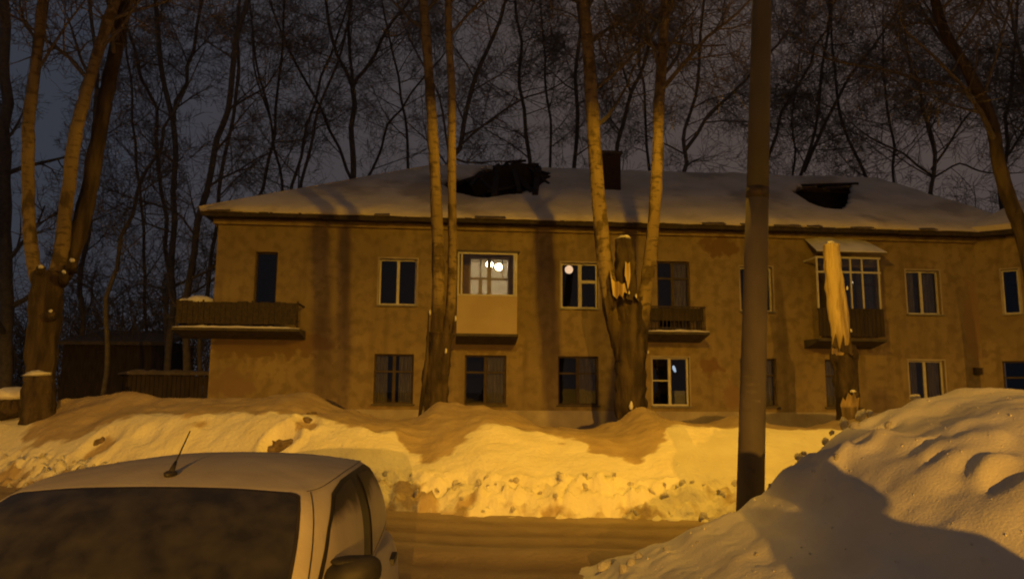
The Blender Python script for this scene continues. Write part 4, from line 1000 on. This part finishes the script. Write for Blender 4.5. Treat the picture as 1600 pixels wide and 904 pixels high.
t = Tree('thicket'); t.rmin = .014; rt_ = random.Random(11)
for i in range(150):
    px = rt_.uniform(-60, 345); Y = rt_.uniform(44, 56); b0 = P(px, 640, Y); b0.z = -.1
    t.grow(b0, Vector((rt_.uniform(-.25, .25), rt_.uniform(-.2, .2), 1)), rt_.uniform(3.5, 8.5), rt_.uniform(.03, .07), 1)
o = t.cr.build('thicket', M['bark_night']); tag(o, 'dark leafless thicket filling the yard left of the house', 'thicket', None, 'stuff')

t = Tree('wood'); t.kids = (6, 5, 5); t.rmin = .014
for i in range(46):
    px = lerp(330, 1640, (i + rt_.random()) / 46); Y = rt_.uniform(58, 74); b0 = P(px, 640, Y); b0.z = -.1
    lean = Vector((rt_.uniform(-.14, .14), 0, 1)).normalized(); hh = rt_.uniform(13, 24); pts = [b0 + lean * hh * q + Vector((rt_.uniform(-.4, .4), 0, 0)) * q for q in (0, .3, .6, .85, 1)]
    Pn, Qn = t.main(pts, [.17, .14, .10, .05, .02], t.cr, 5, 0, 2); t.limbs(Pn, Qn, 9, .35, 4.6, .6, 1)
o = t.cr.build('far_wood', M['bark_night']); tag(o, 'tangle of far bare trees rising behind the roof', 'wood', None, 'stuff')

# ------------------------------------------------------------------ street lamps
def lamp_light(name, loc, energy, color, parent, radius=.13, back=.08, cut=.055):
    d = bpy.data.lights.new(name, 'POINT'); d.energy = energy; d.color = color; d.shadow_soft_size = radius
    d.use_nodes = True; t = d.node_tree; em = t.nodes.get('Emission'); L = t.links
    tcn = t.nodes.new('ShaderNodeNewGeometry'); s = t.nodes.new('ShaderNodeSeparateXYZ'); L.new(tcn.outputs['Incoming'], s.inputs[0])
    a = t.nodes.new('ShaderNodeMapRange'); a.inputs['From Min'].default_value = cut; a.inputs['From Max'].default_value = cut - .12; L.new(s.outputs['Z'], a.inputs['Value'])    # cut-off of the hood
    b = t.nodes.new('ShaderNodeMapRange'); b.inputs['From Min'].default_value = -.55; b.inputs['From Max'].default_value = .05; b.inputs['To Min'].default_value = back; L.new(s.outputs['Y'], b.inputs['Value'])   # thrown forward over the road
    c = t.nodes.new('ShaderNodeMath'); c.operation = 'MULTIPLY'; L.new(a.outputs[0], c.inputs[0]); L.new(b.outputs[0], c.inputs[1]); L.new(c.outputs[0], em.inputs['Strength'])
    o = bpy.data.objects.new(name, d); C.objects.link(o); o.location = loc; o.parent = parent; return o
def street_lamp(base, head, rb, rt_, label, energy, color, back, mt='concrete', papers=False):
    e = empty('street_lamp', base); tag(e, label, 'street lamp', 'street lamps')
    h = Vector(head) - Vector(base); n = 10; dirv = Vector((h.x, h.y, 0)).normalized()
    if papers: top = Vector((h.x, 0, h.z - .1))
    else: top = Vector((0, 0, h.z - .1))
    k = MB(); cut = .62
    k.tube([top * t for t in (-.02, .2, .4, cut * .8)], [lerp(rb, rt_, t) for t in (0, .2, .4, cut * .8)], 24); k.build('pole', M['pole_low'], e, True)
    k = MB(); k.tube([top * t for t in (cut * .8, .75, 1.0)], [lerp(rb, rt_, t) * .985 for t in (cut * .8, .75, 1)], 24); k.build('pole', M['pole_high'], e, True)
    k = MB(); k.tube([top * (cut * .8 - .004), top * (cut * .8 + .012)], [lerp(rb, rt_, .5) * 1.01] * 2, 24); k.build('collar', M['iron'], e, True)
    k = MB(); k.tube([top * .98, top + Vector((0, 0, .25)), top.lerp(h, .5) + Vector((0, 0, .42)), h + Vector((0, 0, .22)) + dirv * -.3], [.04] * 4, 10); k.build('arm', M['zinc'], e, True)
    k = MB(); a = dirv; s = Vector((-a.y, a.x, 0)); c = h + Vector((0, 0, .2))
    vs = []
    for (l, w, z) in ((-.38, .10, .0), (-.1, .17, -.03), (.36, .15, -.03)):
        for q, zz in ((-1, 0), (1, 0), (.6, .13), (-.6, .13)): vs.append(c + a * l + s * (w * q) + Vector((0, 0, z + zz)))
    k.add(vs, [(0,1,2,3)[::-1], (8,9,10,11)] + [(i*4+j, i*4+(j+1) % 4, (i+1)*4+(j+1) % 4, (i+1)*4+j) for i in range(2) for j in range(4)]); hd = k.build('lamp_head', M['zinc'], e)
    return e, h
def pole_mat(name, c1, c2):
    return surf(name, c1, c2, 3.0, 7, .9, .4, 22, .01, stretch=(1, 1, .35))
M['pole_low'] = pole_mat('pole_concrete_dark', (.135,.112,.092), (.085,.071,.06)); M['pole_high'] = pole_mat('pole_concrete', (.115,.103,.09), (.08,.072,.063))
pb = P(1172, 800, 8.7); pt_ = P(1190, 0, 8.7); dx = (pt_.x - pb.x) / (pt_.z - pb.z)
base = (pb.x - dx * (pb.z + .1), 8.7, -.1); LAMP_HEAD = (base[0] + dx * 8.65, LAMP_HEAD[1], LAMP_HEAD[2])
e, h = street_lamp(base, LAMP_HEAD, .158, .105, 'thick leaning street lamp pole rising out of the picture behind the near snow heap', LAMP_ENERGY, SODIUM, .05, papers=True)
lamp_light('lamp_light', h, LAMP_ENERGY, SODIUM, e, .13, .045)
top = Vector((h.x, 0, h.z - .1))
rp = random.Random(5)
for px, py, ww, hh in ((1170, 588, .15, .035), (1174, 600, .19, .03), (1169, 612, .17, .035), (1176, 626, .18, .03), (1163, 640, .10, .05), (1180, 655, .14, .04), (1166, 575, .12, .03), (1172, 735, .1, .05), (1178, 710, .08, .06)):
    q = P(px, py, 8.54); zz = q.z + .1; t = zz / top.z; c = top * t; r = lerp(.158, .105, t) + .003; k = MB(); vs = []; a0 = math.atan2(q.y - 8.7, q.x - base[0] - c.x); sp = ww / r / 2; n = 6
    for j in range(2):
        for i in range(n + 1): aa = a0 - sp + 2 * sp * i / n; vs.append((c.x + math.cos(aa) * r, c.y + math.sin(aa) * r, zz + (j - .5) * hh + rp.uniform(-.008, .008)))
    k.add(vs, [(i, i + 1, n + 2 + i, n + 1 + i) for i in range(n)]); k.build('paper_scrap', M['paper'], e)
for (x, y, z, en), lb in zip(LAMPS_ALONG, ('next street lamp along the road to the left', 'next street lamp along the road to the right')):
    e, h = street_lamp((x, y - 1.6, -.1), (x, y, z), .158, .105, lb, en, SODIUM, .1)
    lamp_light('lamp_light', h, en, SODIUM, e, .13, .06, .015)
# lamp behind the photographer: where the photographer's shadow on the heap points back to
HEADC = Vector((2.26, -1.45, 1.72))
tgt = hit(mound_z, 1248, 752, 2.5, 8.5); dirb = (HEADC - tgt).normalized(); lp = HEADC + dirb * BACK_DIST
e, h = street_lamp((lp.x, lp.y - 1.5, -.1), tuple(lp), .12, .08, 'low yard lamp far behind the viewer', BACK_ENERGY, BACK_COLOR, .3)
lamp_light('lamp_light', h - Vector((0, 0, .05)), BACK_ENERGY, BACK_COLOR, e, .04, 1.0, .07)

# ------------------------------------------------------------------ parked car
def car_paint():
    mt = snow_attr('frosted_paint', (.50,.45,.36), (.44,.39,.31), (.30,.27,.24), (.26,.24,.21), .2, 30, .008)
    mt.node_tree.nodes['Principled BSDF'].inputs['Roughness'].default_value = .6; return mt
M['paint'] = car_paint()
M['frost'] = surf('thin_snow_cover', (.55,.49,.38), (.47,.41,.32), 5, 8, .85, .3, 60, .006)
def frost_glass(name, dark, light, lo_, hi_, sc, rough):
    return surf(name, dark, light, sc, 7, rough, .1, 20, .005, lo=lo_, hi=hi_, spec=.5)
M['windshield'] = frost_glass('dark_frosted_windscreen', (.016,.015,.015), (.056,.051,.045), .36, .80, 9.0, .4)
def side_glass():
    """door glass: frost climbs up from the sill, the top of the pane stays dark"""
    mt = surf('frosted_side_glass', (.42,.36,.28), (.36,.30,.23), 6, 6, .5, .1, 20, .005, spec=.5); t = mt.node_tree; L = t.links; b = t.nodes['Principled BSDF']; N = t.nodes.new
    tcn = N('ShaderNodeTexCoord'); s_ = N('ShaderNodeSeparateXYZ'); L.new(tcn.outputs['Object'], s_.inputs[0])
    nz = N('ShaderNodeTexNoise'); nz.inputs['Scale'].default_value = 3.0; nz.inputs['Detail'].default_value = 6; L.new(tcn.outputs['Object'], nz.inputs['Vector'])
    m1 = N('ShaderNodeMath'); m1.operation = 'MULTIPLY_ADD'; m1.inputs[1].default_value = .30; L.new(nz.outputs['Fac'], m1.inputs[0]); L.new(s_.outputs['Z'], m1.inputs[2])
    r = N('ShaderNodeMapRange'); r.inputs['From Min'].default_value = 1.40; r.inputs['From Max'].default_value = 1.47; L.new(m1.outputs[0], r.inputs['Value'])
    m_ = N('ShaderNodeMix'); m_.data_type = 'RGBA'; L.new(r.outputs[0], m_.inputs['Factor']); old = b.inputs['Base Color'].links[0].from_socket; L.new(old, m_.inputs['A']); m_.inputs['B'].default_value = (.03,.026,.022,1)
    L.new(m_.outputs['Result'], b.inputs['Base Color']); return mt
M['side_frost'] = side_glass()
M['mirror'] = surf('frosted_black_plastic', (.012,.011,.01), (.032,.028,.024), 9, 5, .6, .1, 30, .005)
CP = R(3.2); cwt = Vector((-1.425, 3.05, 0)); lt = Vector((0, 1.62, 0))
rotc = Matrix.Rotation(-CP, 3, 'Z') if False else Matrix.Rotation(CP, 3, 'Z')
cl = cwt - rotc @ lt
car = empty('parked_car', (cl.x, cl.y, -.01), CP); tag(car, 'pale hatchback filmed with snow, parked nose towards the viewer', 'car')
# lower body: stations along y (half width, top height, bottom)
ST_ = [(0.0,.52,.60,.30),(.05,.66,.70,.24),(.2,.76,.78,.22),(.5,.81,.86,.22),(.85,.83,.93,.22),(1.1,.84,.965,.22),(1.5,.845,.97,.22),(2.0,.85,.975,.22),(2.6,.85,.98,.22),(3.1,.848,.98,.22),(3.45,.83,.97,.23),(3.7,.80,.95,.25),(3.84,.74,.90,.28),(3.90,.62,.80,.34)]
k = MB(); sec = 13
for y, w, h_, bt in ST_:
    half = [(0, h_), (.45 * w, h_ - .004), (.78 * w, h_ - .02), (.93 * w, h_ - .07), (.985 * w, h_ - .18), (w, lerp(bt, h_, .5)), (.985 * w, lerp(bt, h_, .25)), (.93 * w, bt + .02), (.8 * w, bt), (0, bt)]
    ring = half + [(-x, z) for x, z in half[-2:0:-1]]
    k.v += [(x, y, z) for x, z in ring]
n = len(ring)
for i in range(len(ST_) - 1):
    for j in range(n): k.f.append((i*n+j, (i+1)*n+j, (i+1)*n+(j+1) % n, i*n+(j+1) % n))
k.f.append(tuple(range(n))); k.f.append(tuple(range(len(ST_)*n - 1, (len(ST_)-1)*n - 1, -1))); k.m = [0] * len(k.f)
body = k.build('body', M['paint'], car, True)
bm = bmesh.new(); bm.from_mesh(body.data); bmesh.ops.recalc_face_normals(bm, faces=bm.faces); bm.to_mesh(body.data); bm.free()
md = body.modifiers.new('sub', 'SUBSURF'); md.levels = 2; md.render_levels = 2
cutters = []
for y in (.72, 3.2):
    for s in (-1, 1):
        cb = MB(); cb.tube([(s * .62, y, .30), (s * 1.0, y, .30)], .345, 32); co = cb.build('cut', M['plastic'], car); cutters.append(co)
        bmm = bmesh.new(); bmm.from_mesh(co.data); bmesh.ops.recalc_face_normals(bmm, faces=bmm.faces); bmm.to_mesh(co.data); bmm.free()
        q = body.modifiers.new('arch', 'BOOLEAN'); q.operation = 'DIFFERENCE'; q.object = co; q.solver = 'EXACT'
bpy.context.view_layer.update()
dg = bpy.context.evaluated_depsgraph_get(); nm = bpy.data.meshes.new_from_object(body.evaluated_get(dg)); body.modifiers.clear(); body.data = nm
for co in cutters: bpy.data.objects.remove(co)
# greenhouse rings (half): x, y, z
belt = [(0,.98,.965),(.34,1.0,.962),(.60,1.10,.955),(.715,1.28,.95),(.765,1.55,.955),(.785,2.1,.965),(.78,2.7,.975),(.765,3.15,.985),(.72,3.5,.99),(.60,3.72,.985),(.34,3.80,.98),(0,3.82,.98)]
rfr = [(0,1.62,1.464),(.30,1.635,1.458),(.535,1.69,1.436),(.605,1.80,1.434),(.632,1.98,1.448),(.640,2.3,1.458),(.630,2.7,1.45),(.605,3.05,1.435),(.555,3.26,1.415),(.45,3.38,1.405),(.25,3.44,1.405),(0,3.46,1.41)]
NT = 44
def cr(pts, t):
    n = len(pts) - 1; a = max(0, min(n - 1e-6, t * n)); i = int(a); f = a - i
    p = [Vector(pts[max(i-1,0)]) if i > 0 else Vector((-pts[1][0], pts[1][1], pts[1][2])), Vector(pts[i]), Vector(pts[i+1]), Vector(pts[i+2]) if i + 2 <= n else Vector((-pts[n-1][0], pts[n-1][1], pts[n-1][2]))]
    return .5 * ((2*p[1]) + (p[2]-p[0])*f + (2*p[0]-5*p[1]+4*p[2]-p[3])*f*f + (3*p[1]-p[0]-3*p[2]+p[3])*f**3)
def GS(t, v, off=0.0, s=1):
    """point on the cabin: t 0 front .. 1 rear, v 0 belt .. 1 roof rail"""
    def raw(t, v):
        a, b = cr(belt, t), cr(rfr, t); p = a.lerp(b, v); o = Vector((p.x, (p.y - 2.4) * .6, 0)); o = o.normalized() if o.length > 1e-6 else Vector((0, -1, 0))
        q_ = p + o * (.055 * math.sin(math.pi * v) * (.6 + .4 * v)); q_.z -= .045 * max(0, (v - .7) / .3) ** 2; return q_
    p = raw(t, v)
    if off:
        e = .004; du = raw(min(1, t + e), v) - raw(max(0, t - e), v); dv = raw(t, min(1, v + e * 3)) - raw(t, max(0, v - e * 3)); nn = du.cross(dv)
        if nn.length > 1e-9:
            nn.normalize(); o = Vector((p.x, p.y - 2.4, .1))
            if nn.dot(o) < 0: nn = -nn
            p = p + nn * off
    return Vector((p.x * s, p.y, p.z))
k = MB(); NV = 8; ring = [(t / NT, 1) for t in range(NT + 1)] + [(t / NT, -1) for t in range(NT - 1, 0, -1)]; n = len(ring)
for j in range(NV + 1):
    for t, s in ring: k.v.append(tuple(GS(t, j / NV, 0, s)))
DR = 12
for j in range(1, DR + 1):           # roof dome: rings shrink towards the spine
    g = 1 - (j / DR) ** 1.35
    for t, s in ring:
        p = GS(t, 1, 0, s); k.v.append((p.x * g, lerp(2.45, p.y, g), lerp(1.468, p.z, g ** 2.3)))
for j in range(NV + DR):
    for i in range(n): k.f.append((j*n+i, j*n+(i+1) % n, (j+1)*n+(i+1) % n, (j+1)*n+i))
k.m = [0] * len(k.f); cab = k.build('cabin', M['frost'], car, True)
def patch(name, poly, mt, off, s=1, parent=None, nu=26, nv=14, mirror=False):
    """poly: outline in (t, v), filled on the cabin surface as rows between its lower and upper edge"""
    k = MB(); lo_, hi_ = poly; ta, tb = lo_[0][0], lo_[-1][0]
    def f(tab, x):
        for (x0, y0), (x1, y1) in zip(tab, tab[1:]):
            if x <= x1 + 1e-9: return lerp(y0, y1, (x - x0) / (x1 - x0))
        return tab[-1][1]
    cols = [lerp(ta, tb, i / nu) for i in range(nu + 1)]
    pts = [(t, s) for t in cols]
    if mirror: pts = [(t, -1) for t in reversed(cols)][:-1] + [(t, 1) for t in cols]
    for t, sg in pts:
        a, b = f(lo_, t), f(hi_, t)
        for j in range(nv + 1): k.v.append(tuple(GS(t, lerp(a, b, j / nv), off, sg)))
    w = nv + 1
    for i in range(len(pts) - 1):
        for j in range(nv): k.f.append((i*w+j, (i+1)*w+j, (i+1)*w+j+1, i*w+j+1))
    k.m = [0] * len(k.f); return k.build(name, mt, parent or car, True)
T = 1 / 11
patch('windscreen_seal', ([(0, .02), (2.15*T, .02)], [(0, .985), (2.0*T, .975), (2.15*T, .93)]), M['plastic'], .004, 1, None, 20, 14, True)
patch('windscreen', ([(0, .04), (2.06*T, .04)], [(0, .955), (1.9*T, .945), (2.06*T, .90)]), M['windshield'], .008, 1, None, 20, 14, True)
patch('rear_window', ([(9.3*T, .15), (11*T, .15)], [(9.3*T, .88), (11*T, .92)]), M['side_frost'], .008, 1, None, 14, 10, True)
for s in (1, -1):
    patch('window_seal', ([(2.8*T, .03), (7.75*T, .07)], [(2.8*T, .20), (3.15*T, .62), (3.65*T, .86), (4.4*T, .925), (6.6*T, .92), (7.3*T, .78), (7.75*T, .45)]), M['plastic'], .004, s, None, 40, 10)
    patch('side_window', ([(2.98*T, .07), (4.85*T, .07)], [(2.98*T, .26), (3.28*T, .62), (3.8*T, .82), (4.4*T, .865), (4.85*T, .87)]), M['side_frost'], .009, s)
    patch('side_window', ([(5.35*T, .08), (7.4*T, .13)], [(5.35*T, .86), (6.3*T, .81), (6.95*T, .64), (7.4*T, .34)]), M['side_frost'], .009, s)
    patch('roof_gutter', ([(2.4*T, .972), (8.3*T, .972)], [(2.4*T, .980), (8.3*T, .980)]), M['plastic'], .006, s, None, 40, 2)
    patch('door_gap', ([(2.56*T, .0), (2.60*T, .0)], [(2.56*T, .965), (2.60*T, .965)]), M['plastic'], .005, s, None, 2, 20)
    # mirror
    k = MB(); bm = bmesh.new(); bmesh.ops.create_icosphere(bm, subdivisions=3, radius=1)
    for v in bm.verts:
        c = v.co; c.y = c.y * (1 if c.y < 0 else .35); e_ = 2.6; nrm = (abs(c.x) ** e_ + abs(c.z) ** e_ + abs(c.y) ** 2) ** (1 / e_); c /= max(nrm, 1e-6) ; c.x *= .125; c.y *= .085; c.z *= .078; c.z += .02 * (c.x / .125) * s
    me = bpy.data.meshes.new('mirror'); bm.to_mesh(me); bm.free(); me.materials.append(M['mirror']); me.polygons.foreach_set('use_smooth', [True] * len(me.polygons))
    mo = bpy.data.objects.new('mirror', me); C.objects.link(mo); mo.parent = car; mo.location = (s * .825, 1.45, 1.115); mo.scale = (.86, .86, .86); mo.rotation_euler = (0, 0, s * .12)
    sn = ico('snow', M['mirror'], mo, (s * -.005, .0, .058), (.095, .05, .026), 3, .10, 1.5, 0, 2 + s)
    k = MB(); k.beam((s * -.07, .02, -.02), (s * -.20, .06, -.07), .06, .07); k.build('stalk', M['plastic'], mo)
    # lights and door handles
    hl = MB(); vs = []
    for i in range(7):
        for j in range(4):
            a = lerp(.34, .70, i / 6); y = .045 + .16 * (max(0, (a - .34) / .36)) ** 2.0; vs.append((s * a, y - .012, lerp(.60, .72 + .03 * i / 6, j / 3) - .02))
    hl.add(vs, [(i*4+j, (i+1)*4+j, (i+1)*4+j+1, i*4+j+1) for i in range(6) for j in range(3)]); o = hl.build('headlight', M['windshield'], car, True); q = o.modifiers.new('t', 'SOLIDIFY'); q.thickness = .02
    for y in (2.05, 2.95):
        k = MB(); k.beam((s * .822, y, .83), (s * .822, y + .2, .832), .03, .035); k.build('door_handle', M['plastic'], car)
    for yy, ys in ((1.38, 1.4), (2.27, 2.28), (3.12, 3.05)):
        k = MB(); pts = [Vector((s * x, y, z)) for x, y, z in ((.82, yy, .35), (.838, yy, .55), (.832, ys, .72), (.815, ys, .83))]; k.tube(pts, .004, 4); k.build('door_seam', M['plastic'], car)
    tl = MB(); tl.box(.56 if s > 0 else -.68, .68 if s > 0 else -.56, 3.76, 3.85, .60, .82); tl.build('tail_light', M['brick'], car)
k = MB(); k.box(-.30, .30, -.012, .03, .42, .52); k.build('grille', M['plastic'], car)
k = MB(); k.box(-.26, .26, -.02, -.008, .34, .45); k.build('number_plate', M['frame_white'], car)
for s in (-1, 1):
    k = MB(); k.tube([(s * .12, .93, .99), (s * .12 + .45, 1.02, 1.03)], .01, 5); k.build('wiper', M['plastic'], car)
for y in (.72, 3.2):
    for s in (-1, 1):
        we = empty('wheel', (s * .74, y, .295), 0, car); tb = MB(); prof = [(-.09, .20), (-.095, .27), (-.075, .295), (.075, .295), (.095, .27), (.09, .20)]; nseg = 32
        for i in range(nseg):
            a = 2 * math.pi * i / nseg
            for x, r in prof: tb.v.append((x, math.cos(a) * r, math.sin(a) * r))
        m_ = len(prof)
        for i in range(nseg):
            for j in range(m_): tb.f.append((i*m_+j, i*m_+(j+1) % m_, ((i+1) % nseg)*m_+(j+1) % m_, ((i+1) % nseg)*m_+j))
        tb.m = [0] * len(tb.f); tb.build('tyre', M['tyre'], we, True)
        rb = MB(); rb.tube([(s * -.06, 0, 0), (s * .07, 0, 0)], .205, 24); 
        for i in range(5): a = 2 * math.pi * i / 5; rb.beam((s * .075, 0, 0), (s * .075, math.cos(a) * .19, math.sin(a) * .19), .05, .02)
        rb.build('rim', M['rim'], we)
# aerial on the roof
ci = car.matrix_basis.inverted()
pa = P(267, 738, 3.22); pb_ = P(297, 673, 3.55); A_, B_ = ci @ pa, ci @ pb_
ae = empty('antenna', A_, 0, car)
k = MB(); dv = B_ - A_; dn = dv.normalized()
k.tube([Vector((0, 0, 0)), dn * .045, dn * .09], [.013, .010, .006], 8); k.tube([dn * .085, dv], [.0042, .0028], 6); k.build('rod', M['plastic'], ae, True)
ico('antenna_foot', M['plastic'], ae, (-.005, .01, -.006), (.026, .045, .016), 2, .05)

# ------------------------------------------------------------------ bystander behind the viewer, whose shadow lies on the heap
def person():
    e = empty('person', (HEADC.x, HEADC.y - .05, 0)); tag(e, 'person in dark hooded winter coat standing behind the viewer at the right', 'person')
    J = {'pel': (0,0,.98), 'spine': (0,.01,1.2), 'chest': (0,.0,1.40), 'neck': (0,.01,1.55), 'head': (0,.04,1.68), 'crown': (0,.04,1.78),
         'lh': (-.11,0,.92), 'lk': (-.13,.03,.52), 'la': (-.14,0,.10), 'lt': (-.16,.16,.05), 'rh': (.11,0,.92), 'rk': (.13,.03,.52), 'ra': (.14,0,.10), 'rt': (.16,.16,.05),
         'ls': (-.22,0,1.44), 'le': (-.34,-.02,1.16), 'lw': (-.27,.16,.98), 'lp': (-.24,.22,.93), 'rs': (.22,0,1.44), 're': (.34,-.02,1.16), 'rw': (.27,.16,.98), 'rp': (.24,.22,.93)}
    ed = [('pel','spine'),('spine','chest'),('chest','neck'),('neck','head'),('head','crown'),('pel','lh'),('lh','lk'),('lk','la'),('la','lt'),('pel','rh'),('rh','rk'),('rk','ra'),('ra','rt'),('chest','ls'),('ls','le'),('le','lw'),('lw','lp'),('chest','rs'),('rs','re'),('re','rw'),('rw','rp')]
    rad = dict(pel=.19, spine=.19, chest=.20, neck=.085, head=.115, crown=.09, lh=.13, rh=.13, lk=.095, rk=.095, la=.065, ra=.065, lt=.05, rt=.05, ls=.125, rs=.125, le=.085, re=.085, lw=.055, rw=.055, lp=.04, rp=.04)
    ids = list(J); vs = [Vector(J[i]) for i in ids]; edges = [(ids.index(a), ids.index(b)) for a, b in ed]; rd = [rad[i] for i in ids]
    for sgn, w in ((-1, 'lp'), (1, 'rp')):      # five slightly curled fingers on each hand
        for q in range(5):
            b0 = Vector(J[w]); d0 = Vector((-sgn * (.03 if q == 0 else 0), .03 + (.012 * (q - 2) if q else -.02), -.035 - (.01 if q in (2, 3) else 0)))
            p1 = b0 + d0; p2 = p1 + Vector((-sgn * .006, .012, -.03)); p3 = p2 + Vector((-sgn * .014, -.002, -.02)); i0 = len(vs)
            vs += [p1, p2, p3]; rd += [.010, .009, .007]; edges += [(ids.index(w), i0), (i0, i0 + 1), (i0 + 1, i0 + 2)]
    me = bpy.data.meshes.new('body'); me.from_pydata(vs, edges, []); o = bpy.data.objects.new('body', me); C.objects.link(o)
    o.modifiers.new('skin', 'SKIN')
    if not me.skin_vertices:
        bm = bmesh.new(); bm.from_mesh(me); bm.verts.layers.skin.verify(); bm.to_mesh(me); bm.free()
    sk = me.skin_vertices[0].data
    for i, r in enumerate(rd): sk[i].radius = (r, r * (.8 if i in (0, 1, 2) else 1)); sk[i].use_root = (i == 0)
    q = o.modifiers.new('sub', 'SUBSURF'); q.levels = 2; q.render_levels = 2
    bpy.context.view_layer.update(); dg = bpy.context.evaluated_depsgraph_get(); nm = bpy.data.meshes.new_from_object(o.evaluated_get(dg)); o.modifiers.clear(); o.data = nm
    nm.materials.clear(); nm.materials.append(M['cloth']); nm.polygons.foreach_set('use_smooth', [True] * len(nm.polygons)); o.parent = e
    ico('hood', M['cloth'], e, (0, .02, 1.71), (.145, .16, .16), 3, .05)
    k = MB(); nseg = 20; vs = []
    for z, r in ((.66, .31), (.95, .29), (1.2, .27), (1.40, .27), (1.52, .17)):
        for i in range(nseg): a = 2 * math.pi * i / nseg; vs.append((math.cos(a) * r, math.sin(a) * r * .72, z))
    k.add(vs, [(j*nseg+i, j*nseg+(i+1) % nseg, (j+1)*nseg+(i+1) % nseg, (j+1)*nseg+i) for j in range(4) for i in range(nseg)]); k.build('coat', M['cloth'], e, True)
person()
